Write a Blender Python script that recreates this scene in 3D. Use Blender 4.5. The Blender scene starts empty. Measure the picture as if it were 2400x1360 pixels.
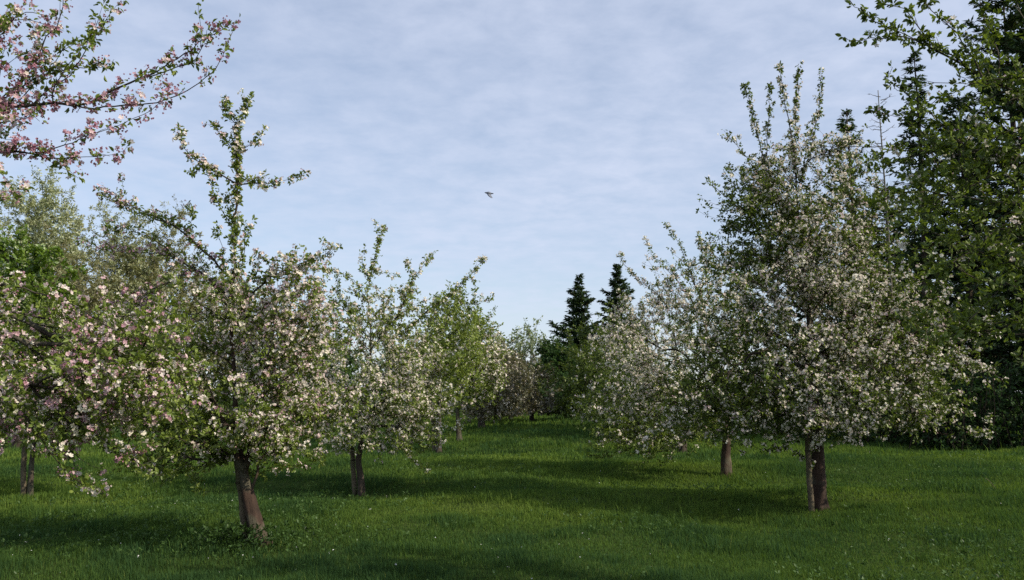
import bpy, math, random
import numpy as np
from mathutils import Vector, Matrix

# ------------------------------------------------------------------ camera, sky, sun, exposure
S = bpy.context.scene
COL = S.collection
F_PX = 2078.0                      # focal length in pixels of a 2400 px wide frame
EYE = 1.6
PITCH = math.atan2(250.0, F_PX)
SUN_EL = math.radians(36)
SUN_DIR = np.array([0.93, -0.37])  # horizontal direction towards the sun
SUN_DIR = SUN_DIR / np.linalg.norm(SUN_DIR)

cam_d = bpy.data.cameras.new('camera')
cam = bpy.data.objects.new('camera', cam_d)
COL.objects.link(cam)
cam_d.sensor_width = 36.0
cam_d.lens = 36.0 * F_PX / 2400.0
cam_d.clip_start = 0.05
cam_d.clip_end = 3000
cam.location = (0, 0, EYE)
cam.rotation_euler = (math.pi / 2 + PITCH, 0, 0)
S.camera = cam

sun_d = bpy.data.lights.new('sun', 'SUN')
sun_d.energy = 5.0
sun_d.angle = math.radians(0.55)
sun_d.color = (1.0, 0.91, 0.74)
sun = bpy.data.objects.new('sun', sun_d)
COL.objects.link(sun)
sv = Vector((SUN_DIR[0] * math.cos(SUN_EL), SUN_DIR[1] * math.cos(SUN_EL), math.sin(SUN_EL)))
sun.rotation_euler = sv.to_track_quat('Z', 'Y').to_euler()
sun.location = (40, -10, 40)

W = bpy.data.worlds.new('World')
S.world = W
W.use_nodes = True
nt = W.node_tree
nt.nodes.clear()


def N(tree, t, **kw):
    n = tree.nodes.new(t)
    for k, v in kw.items():
        setattr(n, k, v)
    return n


def L(tree, a, b):
    tree.links.new(a, b)


wo = N(nt, 'ShaderNodeOutputWorld')
sky = N(nt, 'ShaderNodeTexSky', sky_type='NISHITA')
sky.sun_disc = False
sky.sun_elevation = SUN_EL
sky.sun_rotation = math.atan2(SUN_DIR[0], SUN_DIR[1])
sky.air_density = 1.0
sky.dust_density = 0.7
sky.ozone_density = 1.5
tc = N(nt, 'ShaderNodeTexCoord')
sep = N(nt, 'ShaderNodeSeparateXYZ')
L(nt, tc.outputs['Generated'], sep.inputs[0])
zz = N(nt, 'ShaderNodeMath', operation='MAXIMUM')
L(nt, sep.outputs['Z'], zz.inputs[0]); zz.inputs[1].default_value = 0.0
za = N(nt, 'ShaderNodeMath', operation='ADD')
L(nt, zz.outputs[0], za.inputs[0]); za.inputs[1].default_value = 0.12
dx = N(nt, 'ShaderNodeMath', operation='DIVIDE'); L(nt, sep.outputs['X'], dx.inputs[0]); L(nt, za.outputs[0], dx.inputs[1])
dy = N(nt, 'ShaderNodeMath', operation='DIVIDE'); L(nt, sep.outputs['Y'], dy.inputs[0]); L(nt, za.outputs[0], dy.inputs[1])
cmb = N(nt, 'ShaderNodeCombineXYZ')
L(nt, dx.outputs[0], cmb.inputs[0]); L(nt, dy.outputs[0], cmb.inputs[1])


def noise(tree, vec, scale, detail=4, rough=0.55, dist=0.0):
    n = N(tree, 'ShaderNodeTexNoise')
    n.inputs['Scale'].default_value = scale
    n.inputs['Detail'].default_value = detail
    n.inputs['Roughness'].default_value = rough
    n.inputs['Distortion'].default_value = dist
    if vec is not None:
        L(tree, vec, n.inputs['Vector'])
    return n


def ramp(tree, fac, stops):
    r = N(tree, 'ShaderNodeValToRGB')
    e = r.color_ramp.elements
    while len(e) < len(stops):
        e.new(0.5)
    for k, (p, c) in enumerate(stops):
        e[k].position = p
        e[k].color = (c[0], c[1], c[2], 1) if not np.isscalar(c) else (c, c, c, 1)
    L(tree, fac, r.inputs[0])
    return r


veil = noise(nt, cmb.outputs[0], 0.55, 3, 0.5)          # large thin veil of high cloud
rip = noise(nt, cmb.outputs[0], 7.5, 5, 0.6, 0.15)       # mackerel ripples
vr = ramp(nt, veil.outputs['Fac'], [(0.28, 0.5), (0.66, 1.0)])
rr = ramp(nt, rip.outputs['Fac'], [(0.28, 0.55), (0.66, 1.0)])
mm = N(nt, 'ShaderNodeMath', operation='MULTIPLY')
L(nt, vr.outputs[0], mm.inputs[0]); L(nt, rr.outputs[0], mm.inputs[1])
# more ripple and less veil towards the east (right)
mk = N(nt, 'ShaderNodeMath', operation='MULTIPLY_ADD')
L(nt, mm.outputs[0], mk.inputs[0]); mk.inputs[1].default_value = 0.70; mk.inputs[2].default_value = 0.14
mk.use_clamp = True
bg_sky = N(nt, 'ShaderNodeBackground')
L(nt, sky.outputs[0], bg_sky.inputs['Color']); bg_sky.inputs['Strength'].default_value = 0.15
bg_cl = N(nt, 'ShaderNodeBackground')
bg_cl.inputs['Color'].default_value = (0.615, 0.675, 0.83, 1); bg_cl.inputs['Strength'].default_value = 1.15
mx = N(nt, 'ShaderNodeMixShader')
L(nt, mk.outputs[0], mx.inputs[0]); L(nt, bg_sky.outputs[0], mx.inputs[1]); L(nt, bg_cl.outputs[0], mx.inputs[2])
L(nt, mx.outputs[0], wo.inputs[0])

S.view_settings.view_transform = 'Standard'
S.view_settings.look = 'None'
S.view_settings.exposure = 0.0
S.view_settings.gamma = 1.0
S.render.engine = 'CYCLES'
S.cycles.max_bounces = 5
S.cycles.diffuse_bounces = 3
S.cycles.transmission_bounces = 3
S.cycles.use_denoising = False

# ------------------------------------------------------------------ small helpers
CP, SP = math.cos(PITCH), math.sin(PITCH)


def at(px, py, d):
    """point seen at photo pixel (px, py), at distance d along the world Y axis"""
    u = (px - 1200.0) / F_PX
    v = (680.0 - py) / F_PX
    y = CP - v * SP
    z = SP + v * CP
    k = d / y
    return np.array([u * k, d, EYE + z * k])


def vnoise(x, y, seed=0):
    xi = np.floor(x).astype(np.int64); yi = np.floor(y).astype(np.int64)
    fx = x - xi; fy = y - yi
    fx = fx * fx * (3 - 2 * fx); fy = fy * fy * (3 - 2 * fy)

    def h(a, b):
        n = (a * 374761393 + b * 668265263 + seed * 974711) & 0x7fffffff
        n = ((n ^ (n >> 13)) * 1274126177) & 0x7fffffff
        return ((n ^ (n >> 16)) & 0xffff) / 65535.0
    return (h(xi, yi) * (1 - fx) + h(xi + 1, yi) * fx) * (1 - fy) + (h(xi, yi + 1) * (1 - fx) + h(xi + 1, yi + 1) * fx) * fy


def hgt(x, y):
    """terrain height"""
    x = np.asarray(x, float); y = np.asarray(y, float)
    h = 0.24 * (vnoise(x / 3.0 + 7, y / 2.0, 3) - 0.5) + 0.26 * (vnoise(x / 9 + 3, y / 7 + 5, 5) - 0.5)
    h = h * np.clip((y - 4) / 6, 0.2, 1)
    swell = 0.35 * np.exp(-((y - 33) / 7.0) ** 2) * np.exp(-((x - 2) / 9.0) ** 2)     # the low bank across the lane
    t = np.clip((y - 25) / 20, 0, 1)
    swell = swell * 0.4 + 0.45 * t * t * (3 - 2 * t) * np.exp(-((x - 5) / 11.0) ** 2) + 0.16 * np.exp(-((y - 19.5) / 2.2) ** 2)
    return h + swell + 0.012 * np.clip(y - 45, 0, 40)


def norm(a):
    return a / np.maximum(np.linalg.norm(a, axis=-1, keepdims=True), 1e-9)


def mesh_obj(name, V, faces, mat, parent=None, tint=None, smooth=False):
    """faces: list of int arrays (n, k)"""
    me = bpy.data.meshes.new(name)
    V = np.ascontiguousarray(V, np.float32)
    me.vertices.add(len(V)); me.vertices.foreach_set('co', V.ravel())
    idx = np.concatenate([f.ravel() for f in faces]).astype(np.int32)
    tot = np.concatenate([np.full(len(f), f.shape[1], np.int32) for f in faces])
    st = np.concatenate([[0], np.cumsum(tot)[:-1]]).astype(np.int32)
    me.loops.add(len(idx)); me.loops.foreach_set('vertex_index', idx)
    me.polygons.add(len(tot)); me.polygons.foreach_set('loop_start', st); me.polygons.foreach_set('loop_total', tot)
    if smooth:
        me.polygons.foreach_set('use_smooth', np.ones(len(tot), bool))
    if tint is not None:
        a = me.attributes.new('tint', 'FLOAT', 'POINT')
        a.data.foreach_set('value', np.ascontiguousarray(tint, np.float32))
    me.update(calc_edges=True)
    me.validate()
    me.materials.append(mat)
    o = bpy.data.objects.new(name, me)
    COL.objects.link(o)
    if parent is not None:
        o.parent = parent
        o.matrix_parent_inverse = Matrix.Translation(-Vector(parent.location))
    return o


def thing(name, loc, label, cat, group=None):
    o = bpy.data.objects.new(name, None)
    o.empty_display_size = 0.2
    COL.objects.link(o)
    o.location = loc
    tag(o, label, cat, group)
    return o


def tag(o, label, cat=None, group=None, kind=None):
    o['label'] = label
    if cat: o['category'] = cat
    if group: o['group'] = group
    if kind: o['kind'] = kind


# ------------------------------------------------------------------ materials
def mat_new(name):
    m = bpy.data.materials.new(name)
    m.use_nodes = True
    t = m.node_tree
    t.nodes.clear()
    return m, t, N(t, 'ShaderNodeOutputMaterial')


def leaf_mat(name, stops, trans=0.35, gloss=0.06, tmul=(1.25, 1.25, 0.6)):
    m, t, out = mat_new(name)
    a = N(t, 'ShaderNodeAttribute', attribute_name='tint')
    r = ramp(t, a.outputs['Fac'], stops)
    d = N(t, 'ShaderNodeBsdfDiffuse'); L(t, r.outputs[0], d.inputs[0])
    tr = N(t, 'ShaderNodeBsdfTranslucent')
    mu = N(t, 'ShaderNodeMix', data_type='RGBA', blend_type='MULTIPLY')
    mu.inputs[0].default_value = 1
    L(t, r.outputs[0], mu.inputs[6]); mu.inputs[7].default_value = (*tmul, 1)
    L(t, mu.outputs[2], tr.inputs[0])
    m1 = N(t, 'ShaderNodeMixShader'); m1.inputs[0].default_value = trans
    L(t, d.outputs[0], m1.inputs[1]); L(t, tr.outputs[0], m1.inputs[2])
    if gloss > 0:
        g = N(t, 'ShaderNodeBsdfGlossy'); g.inputs['Roughness'].default_value = 0.42
        m2 = N(t, 'ShaderNodeMixShader'); m2.inputs[0].default_value = gloss
        L(t, m1.outputs[0], m2.inputs[1]); L(t, g.outputs[0], m2.inputs[2])
        L(t, m2.outputs[0], out.inputs[0])
    else:
        L(t, m1.outputs[0], out.inputs[0])
    return m


M = {}
M['apple_leaf'] = leaf_mat('apple_leaf', [(0, (0.055, 0.080, 0.015)), (0.5, (0.155, 0.215, 0.036)), (1, (0.30, 0.36, 0.09))], 0.38, 0.03)
M['blossom'] = leaf_mat('blossom', [(0, (0.86, 0.81, 0.68)), (0.3, (0.80, 0.68, 0.64)), (0.6, (0.60, 0.38, 0.43)), (1, (0.40, 0.18, 0.24))], 0.3, 0.0, (1, 1, 1))
M['willow_leaf'] = leaf_mat('willow_leaf', [(0, (0.16, 0.135, 0.055)), (0.5, (0.25, 0.26, 0.12)), (1, (0.40, 0.44, 0.27))], 0.3, 0.05)  # pale willow green, lifted further so the colour carries distance haze
M['olive_leaf'] = leaf_mat('olive_leaf', [(0, (0.09, 0.075, 0.045)), (0.5, (0.15, 0.14, 0.075)), (1, (0.22, 0.23, 0.12))])
M['bright_leaf'] = leaf_mat('bright_leaf', [(0, (0.065, 0.12, 0.012)), (0.5, (0.12, 0.20, 0.018)), (1, (0.18, 0.26, 0.03))])
M['dark_leaf'] = leaf_mat('dark_leaf', [(0, (0.022, 0.042, 0.014)), (0.5, (0.045, 0.092, 0.024)), (1, (0.09, 0.155, 0.045))], 0.35, 0.015)
M['pale_leaf'] = leaf_mat('pale_leaf', [(0, (0.08, 0.12, 0.05)), (0.5, (0.14, 0.19, 0.085)), (1, (0.22, 0.27, 0.14))])
M['conifer_leaf'] = leaf_mat('conifer_leaf', [(0, (0.065, 0.045, 0.022)), (0.35, (0.030, 0.055, 0.026)), (0.7, (0.045, 0.082, 0.036)), (1, (0.08, 0.12, 0.055))], 0.25, 0.03)
M['grass'] = leaf_mat('grass', [(0, (0.042, 0.088, 0.033)), (0.3, (0.078, 0.136, 0.031)), (0.6, (0.138, 0.205, 0.040)), (0.85, (0.17, 0.215, 0.055)), (1, (0.14, 0.19, 0.05))], 0.4, 0.0)
M['petal_white'] = leaf_mat('petal_white', [(0, (0.8, 0.8, 0.76)), (1, (0.75, 0.68, 0.68))], 0.2, 0.0, (1, 1, 1))


def bark_mat(name, c1, c2, c3, scale=9.0):
    m, t, out = mat_new(name)
    tc = N(t, 'ShaderNodeTexCoord')
    mp = N(t, 'ShaderNodeMapping'); mp.inputs['Scale'].default_value = (1, 1, 0.35)
    L(t, tc.outputs['Object'], mp.inputs[0])
    n1 = noise(t, mp.outputs[0], scale, 6, 0.65)
    n2 = noise(t, tc.outputs['Object'], scale * 0.35, 3, 0.5)
    r1 = ramp(t, n1.outputs['Fac'], [(0.3, c1), (0.7, c2)])
    r2 = ramp(t, n2.outputs['Fac'], [(0.52, 0.0), (0.62, 0.75)])
    mi = N(t, 'ShaderNodeMix', data_type='RGBA')
    L(t, r2.outputs[0], mi.inputs[0]); L(t, r1.outputs[0], mi.inputs[6]); mi.inputs[7].default_value = (*c3, 1)
    n3 = noise(t, mp.outputs[0], scale * 4, 5, 0.7)
    bp = N(t, 'ShaderNodeBump'); bp.inputs['Strength'].default_value = 0.8; bp.inputs['Distance'].default_value = 0.02
    L(t, n3.outputs['Fac'], bp.inputs['Height'])
    b = N(t, 'ShaderNodeBsdfPrincipled')
    b.inputs['Roughness'].default_value = 0.85
    b.inputs['Specular IOR Level'].default_value = 0.2
    L(t, mi.outputs[2], b.inputs['Base Color']); L(t, bp.outputs[0], b.inputs['Normal'])
    L(t, b.outputs[0], out.inputs[0])
    return m


M['bark'] = bark_mat('apple_bark', (0.028, 0.022, 0.017), (0.085, 0.066, 0.050), (0.10, 0.10, 0.065))
M['red_bark'] = bark_mat('reddish_bark', (0.026, 0.018, 0.014), (0.085, 0.052, 0.038), (0.10, 0.095, 0.065))
M['twig'] = bark_mat('twig_bark', (0.026, 0.021, 0.017), (0.068, 0.054, 0.042), (0.11, 0.10, 0.075), 5)
M['dark_bark'] = bark_mat('dark_bark', (0.025, 0.018, 0.013), (0.07, 0.05, 0.035), (0.06, 0.055, 0.035))
M['grey_bark'] = bark_mat('grey_bark', (0.09, 0.08, 0.065), (0.20, 0.18, 0.15), (0.12, 0.12, 0.08))
M['wood'] = bark_mat('weathered_wood', (0.07, 0.055, 0.037), (0.17, 0.135, 0.09), (0.09, 0.088, 0.05), 14)


def ground_mat():
    m, t, out = mat_new('meadow_ground')
    tc = N(t, 'ShaderNodeTexCoord')
    n1 = noise(t, tc.outputs['Object'], 0.35, 4, 0.6)
    n2 = noise(t, tc.outputs['Object'], 9, 6, 0.7)
    r1 = ramp(t, n1.outputs['Fac'], [(0.3, (0.040, 0.064, 0.020)), (0.7, (0.075, 0.110, 0.030))])
    r2 = ramp(t, n2.outputs['Fac'], [(0.25, 0.35), (0.75, 1.3)])
    mu = N(t, 'ShaderNodeMix', data_type='RGBA', blend_type='MULTIPLY'); mu.inputs[0].default_value = 1
    L(t, r1.outputs[0], mu.inputs[6]); L(t, r2.outputs[0], mu.inputs[7])
    bp = N(t, 'ShaderNodeBump'); bp.inputs['Strength'].default_value = 1.0; bp.inputs['Distance'].default_value = 0.08
    L(t, n2.outputs['Fac'], bp.inputs['Height'])
    d = N(t, 'ShaderNodeBsdfDiffuse')
    L(t, mu.outputs[2], d.inputs[0]); L(t, bp.outputs[0], d.inputs['Normal'])
    L(t, d.outputs[0], out.inputs[0])
    return m


M['ground'] = ground_mat()


# ------------------------------------------------------------------ leaf and flower scatter (numpy)
def frames(A, rng):
    """two unit vectors perpendicular to each axis, turned at random"""
    r = norm(rng.normal(size=A.shape))
    u = norm(np.cross(A, r)); v = np.cross(A, u)
    return u, v


def leaf_faces(base, direc, nrm, length, width, cup=0.25):
    """folded pointed leaves; base, direc, nrm (n,3), length, width (n,) -> verts (n*6), quads"""
    n = len(base)
    s = np.cross(direc, nrm)
    l = length[:, None]; w = width[:, None]
    tip = base + direc * l - nrm * l * 0.12
    l1 = base + direc * l * 0.30 + s * w * 0.46 + nrm * w * cup
    l2 = base + direc * l * 0.66 + s * w * 0.40 + nrm * w * cup * 0.8
    r1 = base + direc * l * 0.30 - s * w * 0.46 + nrm * w * cup
    r2 = base + direc * l * 0.66 - s * w * 0.40 + nrm * w * cup * 0.8
    V = np.stack([base, l1, l2, tip, r2, r1], 1).reshape(-1, 3)
    k = np.arange(n)[:, None] * 6
    Fq = np.concatenate([k + np.array([0, 1, 2, 3]), k + np.array([0, 3, 4, 5])])
    return V, Fq


def kite_faces(base, direc, nrm, length, width, cup=0.2):
    n = len(base)
    s = np.cross(direc, nrm)
    l = length[:, None]; w = width[:, None]
    a = base + direc * l * 0.45 + s * w * 0.5 + nrm * w * cup
    b = base + direc * l * 0.45 - s * w * 0.5 + nrm * w * cup
    tip = base + direc * l
    V = np.stack([base, a, tip, b], 1).reshape(-1, 3)
    k = np.arange(n)[:, None] * 4
    return V, np.concatenate([k + np.array([0, 1, 2]), k + np.array([0, 2, 3])])


def rosette_leaves(P, A, rng, per, size, simple=False, slim=0.55, tint0=0.5, tvar=0.3):
    n = len(P)
    cnt = np.maximum(1, rng.poisson(per, n))
    I = np.repeat(np.arange(n), cnt)
    m = len(I)
    Ax = A[I]
    u, v = frames(Ax, rng)
    ph = rng.uniform(0, 2 * np.pi, m)[:, None]
    out = u * np.cos(ph) + v * np.sin(ph)
    el = rng.uniform(-0.1, 1.15, m)[:, None]
    d = norm(out * np.cos(el) + Ax * np.sin(el) + np.array([0, 0, -0.12]))
    nr = norm(Ax * np.cos(el) - out * np.sin(el) + rng.normal(size=(m, 3)) * 0.25)
    nr = norm(nr - d * np.sum(nr * d, 1, keepdims=True))
    ln = size * rng.uniform(0.55, 1.15, m)
    base = P[I] + d * ln[:, None] * 0.25 + rng.normal(size=(m, 3)) * size * 0.10
    tb = np.clip(rng.normal(tint0, tvar * 0.5, n), 0, 1)
    tint = np.clip(tb[I] + rng.normal(0, tvar * 0.5, m), 0, 1)
    fn = kite_faces if simple else leaf_faces
    V, Fq = fn(base, d, nr, ln, ln * slim)
    return V, Fq, np.repeat(tint, len(V) // m)


def flowers(P, A, rng, per, size, pink, simple=False):
    """clusters of cupped five-petalled flowers; pink (n,) 0..1"""
    n = len(P)
    cnt = rng.poisson(per, n)
    I = np.repeat(np.arange(n), cnt)
    m = len(I)
    if m == 0:
        return None
    Ax = norm(A[I] + rng.normal(size=(m, 3)) * 0.75)
    C = P[I] + Ax * size * rng.uniform(0.45, 1.1, m)[:, None] + rng.normal(size=(m, 3)) * size * 0.2
    u, v = frames(Ax, rng)
    pk = np.clip(pink[I] + rng.normal(0, 0.14, m), 0, 1)
    op = np.where(rng.random(m) < 0.2 + 0.5 * pk, rng.uniform(0.9, 1.35, m), rng.uniform(0.1, 0.75, m))   # buds stay closed
    sz = size * rng.uniform(0.75, 1.1, m) * np.where(op > 0.88, 0.72, 1.0)
    pk = np.clip(pk + np.where(op > 0.88, 0.22, 0.0), 0, 1)
    if simple:
        k = 4
        Vs = []
        for j in range(k):
            a = j * 2 * np.pi / k
            out = u * math.cos(a) + v * math.sin(a)
            Vs.append(C + (out * np.cos(op)[:, None] + Ax * np.sin(op)[:, None] * (0.6 if j % 2 else 0.2)) * sz[:, None] * 0.5)
        V = np.stack(Vs, 1).reshape(-1, 3)
        Fq = np.arange(m * 4).reshape(-1, 4)
        return V, Fq, np.repeat(pk, 4)
    VV = []; TT = []
    for j in range(5):
        a = j * 2 * np.pi / 5
        out = u * math.cos(a) + v * math.sin(a)
        sd = -u * math.sin(a) + v * math.cos(a)
        o = op + rng.normal(0, 0.12, m)
        d = out * np.cos(o)[:, None] + Ax * np.sin(o)[:, None]
        s = sz[:, None]
        nn = np.cross(d, sd)
        VV.append(np.stack([C, C + d * s * 0.34 + sd * s * 0.2 - nn * s * 0.03, C + d * s * 0.56 + nn * s * 0.02, C + d * s * 0.34 - sd * s * 0.2 - nn * s * 0.03], 1))
        TT.append(np.repeat(np.clip(pk + rng.normal(0, 0.07, m), 0, 1), 4).reshape(m, 4))
    V = np.concatenate(VV).reshape(-1, 3)
    return V, np.arange(len(V)).reshape(-1, 4), np.concatenate(TT).ravel()


# ------------------------------------------------------------------ tree skeleton
def resample(pts, step):
    """Catmull-Rom through the points, about one vertex every step"""
    p = np.asarray(pts, float)
    if len(p) == 2:
        n = max(2, int(np.linalg.norm(p[1] - p[0]) / step) + 1)
        return p[0] + (p[1] - p[0]) * np.linspace(0, 1, n)[:, None]
    e = np.vstack([2 * p[0] - p[1], p, 2 * p[-1] - p[-2]])
    out = []
    for i in range(1, len(e) - 2):
        n = max(2, int(np.linalg.norm(e[i + 1] - e[i]) / step) + 1)
        t = np.linspace(0, 1, n, endpoint=False)[:, None]
        a, b, c, d = e[i - 1], e[i], e[i + 1], e[i + 2]
        out.append(0.5 * (2 * b + (c - a) * t + (2 * a - 5 * b + 4 * c - d) * t * t + (3 * b - a - 3 * c + d) * t ** 3))
    out.append(p[-1:])
    return np.concatenate(out)


class Skeleton:
    CAP = 120000

    def __init__(s, seed):
        s.rng = np.random.default_rng(seed)
        s.B = []                                    # branches
        s.pos = np.zeros((s.CAP, 3)); s.dir = np.zeros((s.CAP, 3)); s.len = np.zeros(s.CAP)
        s.own = np.zeros(s.CAP, int); s.idx = np.zeros(s.CAP, int); s.lvl = np.zeros(s.CAP, int); s.ok = np.zeros(s.CAP, bool)
        s.n = 0

    def add(s, pts, par=-1, pidx=0, lvl=0, limb=-1, flow=1.0, pink=None, attach_from=0.0, spur=True):
        k = len(pts)
        d = norm(np.gradient(pts, axis=0)) if k > 1 else np.zeros((k, 3))
        L0 = 0.0 if par < 0 else s.B[par]['len'][pidx]
        ln = L0 + np.concatenate([[0], np.cumsum(np.linalg.norm(np.diff(pts, axis=0), axis=1))])
        b = len(s.B)
        if pink is None and par >= 0:
            pink = s.B[par]['pink']; flow = s.B[par]['flow'] if flow == 1.0 else flow
        s.B.append(dict(pts=pts, par=par, pidx=pidx, lvl=lvl, limb=(b if limb == -2 else limb), len=ln, flow=flow, pink=pink, spur=spur, dens=1.0))
        a, e = s.n, s.n + k
        s.pos[a:e] = pts; s.dir[a:e] = d; s.len[a:e] = ln; s.own[a:e] = b; s.idx[a:e] = np.arange(k); s.lvl[a:e] = lvl
        s.ok[a:e] = np.linspace(0, 1, k) >= attach_from
        s.n = e
        return b

    def find(s, p, maxlvl, wl=0.25):
        n = s.n
        v = p - s.pos[:n]
        d = np.linalg.norm(v, axis=1) + 1e-6
        cs = np.sum(v * s.dir[:n], 1) / d
        c = d * (1.0 + 0.55 * (1 - cs)) + wl * s.len[:n] + np.where((s.lvl[:n] <= maxlvl) & s.ok[:n], 0, 1e6)
        return int(np.argmin(c))

    def grow(s, targets, lvl, maxlvl, up=0.25, wob=0.05, step=0.1, wl=0.25, limb=None):
        o = np.argsort(np.linalg.norm(targets - s.pos[0], axis=1))
        for p in targets[o]:
            i = s.find(p, maxlvl, wl)
            a = s.pos[i]; Lh = np.linalg.norm(p - a)
            if Lh < 0.05:
                continue
            ow = s.own[i]
            w = (p - a) / Lh
            d0 = norm(s.dir[i] * 0.45 + w * 0.7 + s.rng.normal(size=3) * 0.25)
            m = a + d0 * Lh * 0.5
            n = max(3, int(Lh / step) + 1)
            t = np.linspace(0, 1, n)[:, None]
            e = p + np.array([0, 0, up * Lh * 0.3])
            q = a * (1 - t) ** 2 + 2 * m * t * (1 - t) + e * t ** 2
            jit = s.rng.normal(size=(n, 3)) * wob * Lh * 0.35
            jit = (jit + np.roll(jit, 1, 0)) * np.minimum(t * 4, 1)
            q = q + jit
            lb = limb if limb is not None else s.B[ow]['limb']
            s.add(q, ow, s.idx[i], lvl, -2 if lvl == 1 else lb, attach_from=0.25 if lvl <= 1 else 0.12)

    def limb(s, pts, flow=1.0, pink=None, side=0.0, sidelen=0.18, spread=0.35, step=0.09, spur=True):
        """an explicit limb or shoot; joined to the nearest fitting wood already there"""
        pts = np.asarray(pts, float)
        i = s.find(pts[0], 2, 0.05)
        a = s.pos[i]
        if np.linalg.norm(pts[0] - a) > 0.12:
            pts = np.vstack([a, pts])
        else:
            pts = np.vstack([a, pts[1:]])
        q = resample(pts, step)
        q[1:-1] += s.rng.normal(size=q[1:-1].shape) * 0.007
        ow = s.own[i]
        lv = 1 if s.B[ow]['lvl'] == 0 else 2
        b = s.add(q, ow, s.idx[i], lv, -2 if lv == 1 else s.B[ow]['limb'], flow, pink, 0.1, spur)
        s.B[b]['dens'] = s.limb_dens
        s.ok[s.n - len(q):s.n] &= np.linspace(0, 1, len(q)) < 0.45       # only its lower part carries further wood
        if side > 0:
            Lq = np.cumsum(np.linalg.norm(np.diff(q, axis=0), axis=1))[-1]
            for k in range(int(Lq * side)):
                j = s.rng.integers(max(1, len(q) // 6), len(q))
                d = norm(s.rng.normal(size=3) * spread + norm(q[j] - q[j - 1]) * 0.6 + np.array([0, 0, 0.35]))
                ln = sidelen * s.rng.uniform(0.4, 1.3)
                e = q[j] + d * ln
                mid = (q[j] + e) / 2 + s.rng.normal(size=3) * ln * 0.08
                s.add(resample([q[j], mid, e], 0.06), b, j, 3, s.B[b]['limb'], flow, pink)
        return b

    def radii(s, rtip=0.0028, power=0.43, rmax=None):
        load = [np.full(len(b['pts']), 1.0) for b in s.B]
        for k in range(len(s.B) - 1, -1, -1):
            b = s.B[k]
            ld = load[k]
            if b['par'] >= 0:
                load[b['par']][:b['pidx'] + 1] += ld[0]
        for k, b in enumerate(s.B):
            tp = np.linspace(1, 0.55, len(b['pts']))
            r = rtip * load[k] ** power
            if b['lvl'] > 0:
                r = r * tp
            if b['par'] >= 0:
                r = np.minimum(r, s.B[b['par']]['r'][b['pidx']] * 0.9)
            if rmax is not None and b['lvl'] > 0:
                r = np.minimum(r, rmax)
            if 'rad' in b:
                r = b['rad']
            b['r'] = r

    def spurs(s, spacing, minlvl=1, rmax=0.02, skip=0.0):
        P = []; A = []; FL = []; PK = []
        for b in s.B:
            if b['lvl'] < minlvl or not b['spur']:
                continue
            q = b['pts']
            seg = np.linalg.norm(np.diff(q, axis=0), axis=1)
            cum = np.concatenate([[0], np.cumsum(seg)])
            n = int(cum[-1] / spacing * b['dens'] + s.rng.random())
            t = np.append(s.rng.uniform(skip * cum[-1], cum[-1], n), cum[-1])
            r = np.interp(t, cum, b['r'])
            t = t[r < rmax]
            if len(t) == 0:
                continue
            p = np.stack([np.interp(t, cum, q[:, c]) for c in range(3)], 1)
            j = np.clip(np.searchsorted(cum, t) - 1, 0, len(q) - 2)
            tg = norm(q[j + 1] - q[j])
            u, v = frames(tg, s.rng)
            ax = norm(u + tg * 0.35 + np.array([0, 0, 0.45]))
            P.append(p + ax * 0.015); A.append(ax)
            FL.append(np.full(len(t), b['flow'])); PK.append(np.full(len(t), 0.0 if b['pink'] is None else b['pink']))
        return np.concatenate(P), np.concatenate(A), np.concatenate(FL), np.concatenate(PK)


def tube(pts, rad, sides, cap=True):
    n = len(pts)
    t = norm(np.gradient(pts, axis=0))
    mean = norm(pts[-1] - pts[0])
    ref = np.array([1.0, 0, 0]) if abs(mean[0]) < 0.7 else np.array([0, 1.0, 0])
    u = norm(np.cross(t, ref)); v = np.cross(t, u)
    a = np.linspace(0, 2 * np.pi, sides, endpoint=False)
    V = pts[:, None, :] + rad[:, None, None] * (u[:, None, :] * np.cos(a)[None, :, None] + v[:, None, :] * np.sin(a)[None, :, None])
    i = np.arange(n - 1)[:, None] * sides; j = np.arange(sides)[None, :]; k = (j + 1) % sides
    Fq = np.stack([i + j, i + k, i + sides + k, i + sides + j], -1).reshape(-1, 4)
    V = V.reshape(-1, 3)
    if cap:
        V = np.vstack([V, pts[-1:] + t[-1:] * rad[-1] * 0.6])
        e = (n - 1) * sides
        Ft = np.stack([e + np.arange(sides), e + (np.arange(sides) + 1) % sides, np.full(sides, n * sides)], -1)
        return V, Fq, Ft
    return V, Fq, np.zeros((0, 3), int)


class MB:
    def __init__(s):
        s.V = []; s.F4 = []; s.F3 = []; s.n = 0; s.T = []

    def put(s, V, F4=None, F3=None, tint=None):
        s.V.append(V)
        if F4 is not None and len(F4): (s.F4 if F4.shape[1] == 4 else s.F3).append(F4 + s.n)
        if F3 is not None and len(F3): s.F3.append(F3 + s.n)
        s.T.append(np.full(len(V), 0.5) if tint is None else tint)
        s.n += len(V)

    def build(s, name, mat, parent=None, smooth=False):
        fs = []
        if s.F4: fs.append(np.concatenate(s.F4))
        if s.F3: fs.append(np.concatenate(s.F3))
        return mesh_obj(name, np.concatenate(s.V), fs, mat, parent, np.concatenate(s.T), smooth)


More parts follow.
